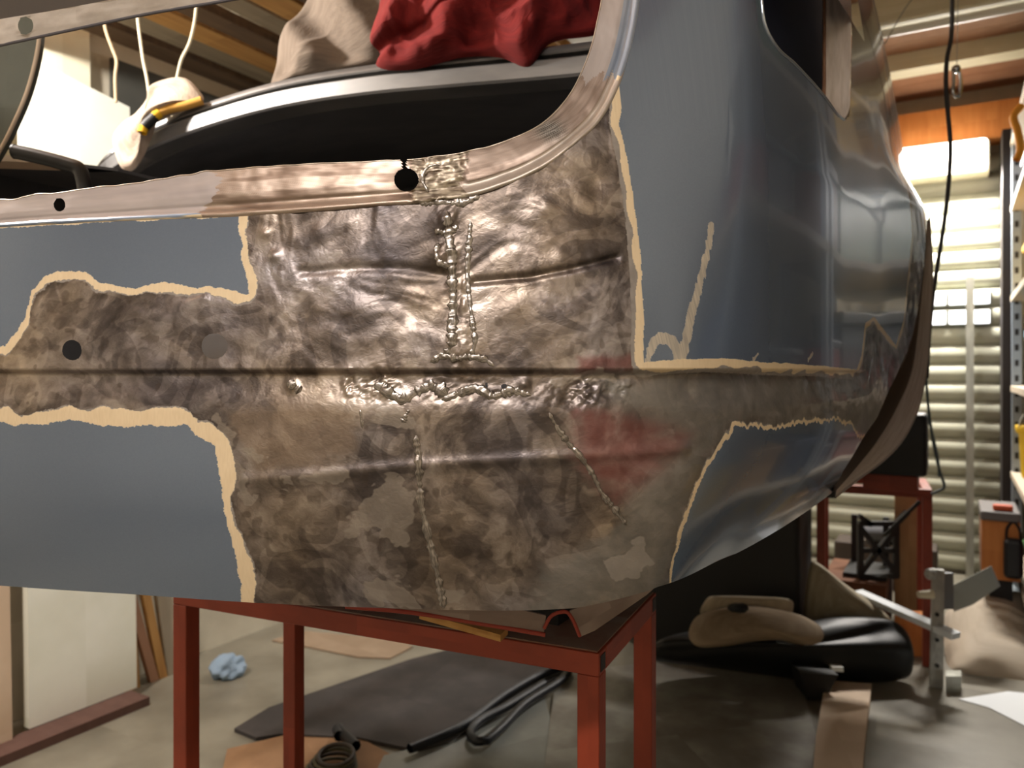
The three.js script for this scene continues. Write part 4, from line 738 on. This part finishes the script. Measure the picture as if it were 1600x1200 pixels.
// folded foam piece, white plank, crates, post and boards at the right
{
  const o = [[1256, 972], [1258, 930], [1262, 900], [1268, 878], [1282, 882], [1320, 912], [1360, 940], [1392, 968], [1380, 985], [1330, 980], [1290, 988]].map(([x, y]) => P(x, y, 2.88));
  single('foam_wedge', pillow(o, V(-0.2, 0.2, 1), 0.05, (p) => 0.008 * Math.sin(p.x * 20), 0.6, 20, 110), mat({ map: dirtTex([150, 140, 118], [174, 164, 142], 9), roughness: 0.85 }), 'pale curved foam wedge standing behind the black fender', 'foam');
  single('white_plank', bar(P(1340, 926, 2.95), P(1494, 994, 2.62), 0.05, 0.02), mat({ color: 0xd7dde0, roughness: 0.5 }), 'white narrow plank slanting behind the grey post', 'plank');
  single('added_black_block', rbox(2.98, 3.28, -1.2, -0.5, 0, 0.60, 0.02), M.black, 'added black tub standing behind the tan seat shell', 'filler');  // made-up black block stands in for the shadow under the car
  const crate = group('black_crate', 'black openwork plastic crate inside the far red stand', 'crate');
  const cb = (x0, y0, x1, y1, w = 0.022) => part('crate_rib', bar(P(x0, y0, 3.25), P(x1, y1, 3.25), w, 0.02), M.black, crate);
  cb(1342, 818, 1402, 818); cb(1342, 900, 1402, 900); cb(1344, 818, 1344, 902); cb(1400, 818, 1400, 902); cb(1344, 824, 1400, 896); cb(1400, 824, 1344, 896); cb(1344, 860, 1400, 860, 0.012); cb(1342, 806, 1362, 820); cb(1400, 818, 1418, 800);
  part('crate_base', rbox(3.56, 3.82, -0.42, -0.25, 0.222, 0.24), M.black, crate);
  for (const [a, b] of [[3.80, -0.40], [3.80, -0.27]]) part('crate_post', rbox(a - 0.012, a + 0.012, b - 0.012, b + 0.012, 0.24, 0.45), M.black, crate);
  single('brown_box', rbox(3.5, 3.9, -0.5, -0.25, 0, 0.22, 0.004), mat({ map: dirtTex([92, 58, 38], [112, 74, 50], 8), roughness: 0.85 }), 'brown wooden box under the black crate', 'box');
  single('cardboard_box', rbox(3.68, 3.9, -0.23, -0.12, 0, 0.58, 0.004), mat({ map: dirtTex([146, 118, 82], [166, 138, 100], 8), roughness: 0.85 }), 'narrow tan cardboard box beside the far red stand leg', 'box');
  single('orange_brick', prism([F(1398, 1018), F(1448, 1018), F(1448, 1026), F(1398, 1026)], V(0, 0.16, 0)), M.orangeWood, 'small orange wooden block behind the grey post', 'block');
  // grey slotted post with plate
  const g = group('metal_post', 'upright pale metal post with a grey plate standing on the floor', 'post'), c = F(1463, 1076), px = 1463, zz = -c.z;
  part('upright', prism([P(1453, 1074, zz), P(1474, 1076, zz), P(1476, 892, zz), P(1457, 890, zz)], V(0.01, 0, -0.025)), M.zinc, g);
  part('plate', prism([P(1466, 952, zz + 0.03), P(1490, 952, zz + 0.03), P(1490, 896, zz + 0.03), P(1466, 896, zz + 0.03)], V(0, 0, -0.02)), mat({ color: 0x75777a, roughness: 0.5, metalness: 0.4 }), g, 'grey plate');
  const kn = new THREE.SphereGeometry(0.02, 18, 12); const kc = P(1454, 897, zz); kn.translate(kc.x, kc.y, kc.z); part('knob', kn, M.zinc, g);
  const k2 = new THREE.CylinderGeometry(0.012, 0.016, 0.05, 16); k2.rotateZ(Math.PI / 2); const k2c = P(1446, 929, zz); k2.translate(k2c.x, k2c.y, k2c.z); part('side_knob', k2, M.cream, g);
  for (const y of [960, 1000, 1040]) { const b = new THREE.CylinderGeometry(0.007, 0.007, 0.006, 12); b.rotateX(Math.PI / 2); const bc = P(1464, y, zz - 0.001); b.translate(bc.x, bc.y, bc.z); part('bolt', b, M.darkTrim, g); }
  part('foot_block', prism([F(1478, 1082), F(1502, 1082), F(1502, 1072), F(1478, 1072)], V(0, 0.055, 0)), M.galv, g);
  single('grey_board', prism([P(1490, 956, 2.9), P(1488, 915, 2.9), P(1546, 886, 2.9), P(1560, 918, 2.9), P(1520, 945, 2.9)], V(0.02, 0, -0.02)), mat({ color: 0xa0a49c, roughness: 0.55 }), 'tilted grey board leaning against the beige cover', 'board');
  const o5 = [[1478, 958], [1520, 938], [1570, 928], [1600, 935], [1640, 980], [1660, 1050], [1630, 1080], [1560, 1070], [1505, 1060], [1480, 1040]].map(([x, y]) => { const d = lerp(3.35, 2.72, (y - 925) / 155); return P(x, y, d); });
  single('beige_cover', pillow(o5, V(0, 0.9, 0.4), 0.09, (p) => 0.012 * Math.sin(p.x * 14 + p.z * 6), 0.3, 24, 120), mat({ map: dirtTex([172, 158, 138], [190, 178, 160], 6), roughness: 0.8 }), 'broad beige cover heaped on the floor under the shelving', 'cover');
  // orange crate by the door
  const oc = group('orange_crate', 'orange wooden crate with tools beside the roller door', 'crate');
  part('front_board', rbox(3.70, 3.718, 0.09, 0.225, 0.25, 0.49, 0.003), M.orangeWood, oc);
  part('side_board', rbox(3.718, 4.02, 0.09, 0.106, 0.25, 0.49, 0.003), M.brownBoard, oc);
  part('side_board', rbox(3.718, 4.02, 0.209, 0.225, 0.25, 0.49, 0.003), M.brownBoard, oc);
  part('back_board', rbox(4.02, 4.038, 0.09, 0.225, 0.25, 0.49, 0.003), M.brownBoard, oc);
  part('tray', rbox(3.718, 4.02, 0.106, 0.209, 0.25, 0.47), M.brownBoard, oc);
  part('plinth', rbox(3.75, 4.0, 0.12, 0.2, 0, 0.25), M.black, oc);
  single('tool_case', rbox(3.68, 4.0, 0.085, 0.225, 0.492, 0.53, 0.008), mat({ color: 0x6e6a68, roughness: 0.6 }), 'grey flat tool case lying on the orange crate', 'case');
  single('red_tool', rbox(3.70, 3.74, 0.13, 0.2, 0.531, 0.555, 0.008), mat({ color: 0xc2542c, roughness: 0.6 }), 'small orange red tool on the grey tool case', 'tool');
  { const g = group('black_bag', 'small black bag hanging on the front of the orange crate', 'bag');
    part('pouch', rbox(3.645, 3.70, 0.165, 0.232, 0.27, 0.43, 0.02), M.blackGloss, g);
    part('strap', tube([R(3.69, 0.175, 0.42), R(3.69, 0.18, 0.47), R(3.695, 0.2, 0.492), R(3.69, 0.218, 0.47), R(3.69, 0.225, 0.42)], 0.005, 30, 8), M.black, g); }
  const bp = F(1578, 915 + 24); const jug = new THREE.SphereGeometry(0.07, 24, 16); jug.scale(1, 0.8, 1); jug.translate(F(1570, 948).x, 0.056, F(1570, 948).z);
  single('pale_ball', jug, mat({ color: 0x8f9aa0, roughness: 0.6 }), 'grey round float lying under the orange crate', 'ball');
  const dk = rbox(4.3, 4.5, -0.55, -0.08, 0, 0.22, 0.01); single('dark_chest', dk, mat({ color: 0x4a4038, roughness: 0.7 }), 'low dark chest before the roller door', 'chest');
  const sv = new THREE.SphereGeometry(0.1, 24, 14); sv.scale(1.8, 0.55, 0.8); const sc = R(4.4, -0.28, 0.275); sv.translate(sc.x, sc.y, sc.z); single('grey_bag', sv, mat({ color: 0x55565a, roughness: 0.8 }), 'grey bag lying on the low dark chest', 'bag');
}
// black drum-like box on the far stand with cables
{
  const c = R(2.28, -0.16, 0);
  single('black_case', rbox(3.1, 3.3, -0.31, -0.09, 0.722, 0.945, 0.015), M.black, 'tall black case on the far red stand behind the wheel arch', 'case');
  single('spacer_block', rbox(3.12, 3.28, -0.30, -0.12, 0.662, 0.722, 0.006), M.redSteel, 'dull red block under the tall black case', 'block');
  single('hanging_cable', tube([P(1446, 580, 2.8), P(1451, 640, 2.8), P(1458, 690, 2.8), P(1468, 735, 2.79), P(1475, 762, 2.79), P(1464, 768, 2.79), P(1455, 772, 2.79)], 0.005, 60, 8), mat({ color: 0x4c5a60, roughness: 0.6 }), 'grey cable looping beside the tall black case', 'cable');
  single('hanging_cable', tube([P(1452, 660, 2.8), P(1460, 690, 2.8), P(1466, 720, 2.8), P(1467, 745, 2.8)], 0.004, 40, 8), mat({ color: 0x6f7d80, roughness: 0.6 }), 'short pale cable hanging behind the grey cable', 'cable');
}
// power cable hanging from the ceiling and snap hook
{
  single('power_cable', tube([P(1488, -40, 2.3), P(1486, 60, 2.3), P(1480, 90, 2.3), P(1478, 130, 2.3), P(1481, 175, 2.3), P(1485, 225, 2.3), P(1484, 262, 2.3), P(1480, 310, 2.3), P(1472, 370, 2.3), P(1464, 420, 2.3), P(1458, 460, 2.3), P(1452, 520, 2.34), P(1448, 590, 2.4)], 0.0065, 120, 8), mat({ color: 0x3a3736, roughness: 0.6 }), 'long dark power cable hanging down beside the car', 'cable');
  const g = group('snap_hook', 'bright steel snap hook hanging near the dark cable', 'hook'), ch = mat({ color: 0xd8dadc, metalness: 1, roughness: 0.22 }), d = 2.5;
  part('ring', tube([P(1490, 112, d), P(1490, 130, d), P(1489, 143, d), P(1493, 151, d), P(1499, 148, d), P(1501, 135, d), P(1500, 118, d), P(1497, 108, d)], 0.0055, 50, 8), ch, g);
  const e = new THREE.SphereGeometry(0.014, 18, 12), ec = P(1494, 108, d); e.translate(ec.x, ec.y, ec.z); part('swivel', e, ch, g);
  part('cord', tube([P(1495, 100, d), P(1497, 0, d), P(1500, -60, d)], 0.0012, 10, 5), M.galv, g);
  single('thin_wire', tube([P(1432, -10, 2.6), P(1415, 12, 2.6), P(1386, 62, 2.6), P(1370, 90, 2.6)], 0.0022, 20, 5), M.galv, 'thin wire slanting down behind the car roof', 'wire');
  single('ratchet_strap', tube([P(1596, 165, 2.9), P(1584, 182, 2.9), P(1590, 205, 2.9), P(1594, 235, 2.9), P(1588, 250, 2.9)], 0.014, 30, 8), mat({ color: 0xe8982c, roughness: 0.8 }), 'yellow orange strap hanging at the shelf top', 'strap');
}
// ------------------------------------------------------------------ shelving along the right wall
{
  const up = mat({ color: 0x9aa6b2, roughness: 0.5, metalness: 0.3 }), bd = mat({ map: woodTex([178, 164, 142], [200, 188, 168]), roughness: 0.75 });
  const hs = [0.18, 0.58, 1.0, 1.44, 1.88, 2.2], F0 = 0.235, F1 = 0.66;
  const spans = [[3.45, 4.5], [2.35, 3.4], [1.25, 2.3]];
  spans.forEach(([a0, a1], q) => {
    const g = group('shelf_unit', ['shelf unit of pale boards next to the roller door', 'middle shelf unit of pale boards along the right wall', 'near shelf unit of pale boards beside the viewer'][q], 'shelf', 'shelf units along the right wall');
    for (const a of [a0, a1 - 0.04]) for (const b of [F0, F1 - 0.04]) {
      const m = part('upright', rbox(a, a + 0.04, b, b + 0.04, 0, 2.28), up, g);
      if (q === 0 && b === F0 && a > 4) for (let y = 0.3; y < 2.2; y += 0.075) part('slot', rbox(a - 0.002, a, b + 0.012, b + 0.028, y, y + 0.03), M.darkTrim, m);
    }
    for (const h of hs) part('shelf_board', rbox(a0, a1, F0 - 0.004, F1, h, h + 0.03, 0.002), bd, g);
  });
  const cols = [[0x7a3b2a, 'rust red'], [0x1f3a63, 'navy blue'], [0x2b4468, 'dark blue'], [0x2b2b2f, 'black'], [0x4f7f9a, 'sky blue'], [0xb98a4e, 'tan'], [0x8c1f22, 'red'], [0x3f6b3a, 'green'], [0xe0b421, 'yellow'], [0x6b7078, 'grey']];
  const lev = ['bottom', 'second', 'third', 'fourth', 'fifth', 'top'], unit = ['far', 'middle', 'near'];
  {
    const g = group('yellow_bucket', 'yellow plastic bucket on the shelf next to the roller door', 'bucket'), ye = mat({ color: 0xd8b020, roughness: 0.5 }), c = R(4.24, 0.325, 0.61);
    const b = new THREE.LatheGeometry([[0, 0], [0.06, 0], [0.066, 0.01], [0.076, 0.2], [0.088, 0.21], [0.09, 0.24], [0.08, 0.245], [0.07, 0.2], [0.058, 0.015], [0, 0.01]].map(([x, y]) => new THREE.Vector2(x, y)), 40); b.translate(c.x, c.y, c.z); part('shell', b, ye, g);
    const h = new THREE.TorusGeometry(0.088, 0.004, 8, 30, Math.PI); h.translate(c.x, c.y + 0.23, c.z); part('handle', h, M.galv, g);
    single('rust_tin', rbox(3.95, 4.1, 0.27, 0.45, 0.61, 0.78, 0.01), mat({ color: 0x8a4a2c, roughness: 0.6 }), 'rust brown tin beside the yellow bucket on the shelf', 'tin');
  }
  let n = 0;
  spans.forEach(([a0, a1], q) => hs.slice(0, 6).forEach((h, l) => {
    if (l === 5 || (q === 0 && l === 1)) return; let a = a0 + 0.06, k = 0;
    while (a < a1 - 0.2) {
      const w = 0.16 + 0.2 * rnd(), hh = Math.min(0.32, 0.12 + 0.24 * rnd()), [c, nm] = cols[(n * 7 + l * 3 + q) % 10]; n++;
      if (a + w > a1 - 0.06) break;
      const g = group('storage_box', nm + ' box, ' + ['first', 'second', 'third', 'fourth', 'fifth'][k] + ' from the near end, ' + lev[l] + ' board, ' + unit[q] + ' shelf unit', 'box', 'boxes on the shelves');
      const m = mat({ color: c, roughness: 0.6 });
      part('body', rbox(a, a + w, F0 + 0.03 + 0.04 * rnd(), F1 - 0.06, h + 0.03, h + 0.03 + hh * 0.85, 0.008), m, g);
      part('lid', rbox(a - 0.006, a + w + 0.006, F0 + 0.022, F1 - 0.055, h + 0.03 + hh * 0.85, h + 0.03 + hh, 0.006), mat({ color: (n % 3) ? c : 0x3c4046, roughness: 0.6 }), g);
      a += w + 0.04 + 0.08 * rnd(); k++;
    }
  }));
}
renderer.render(scene, camera);
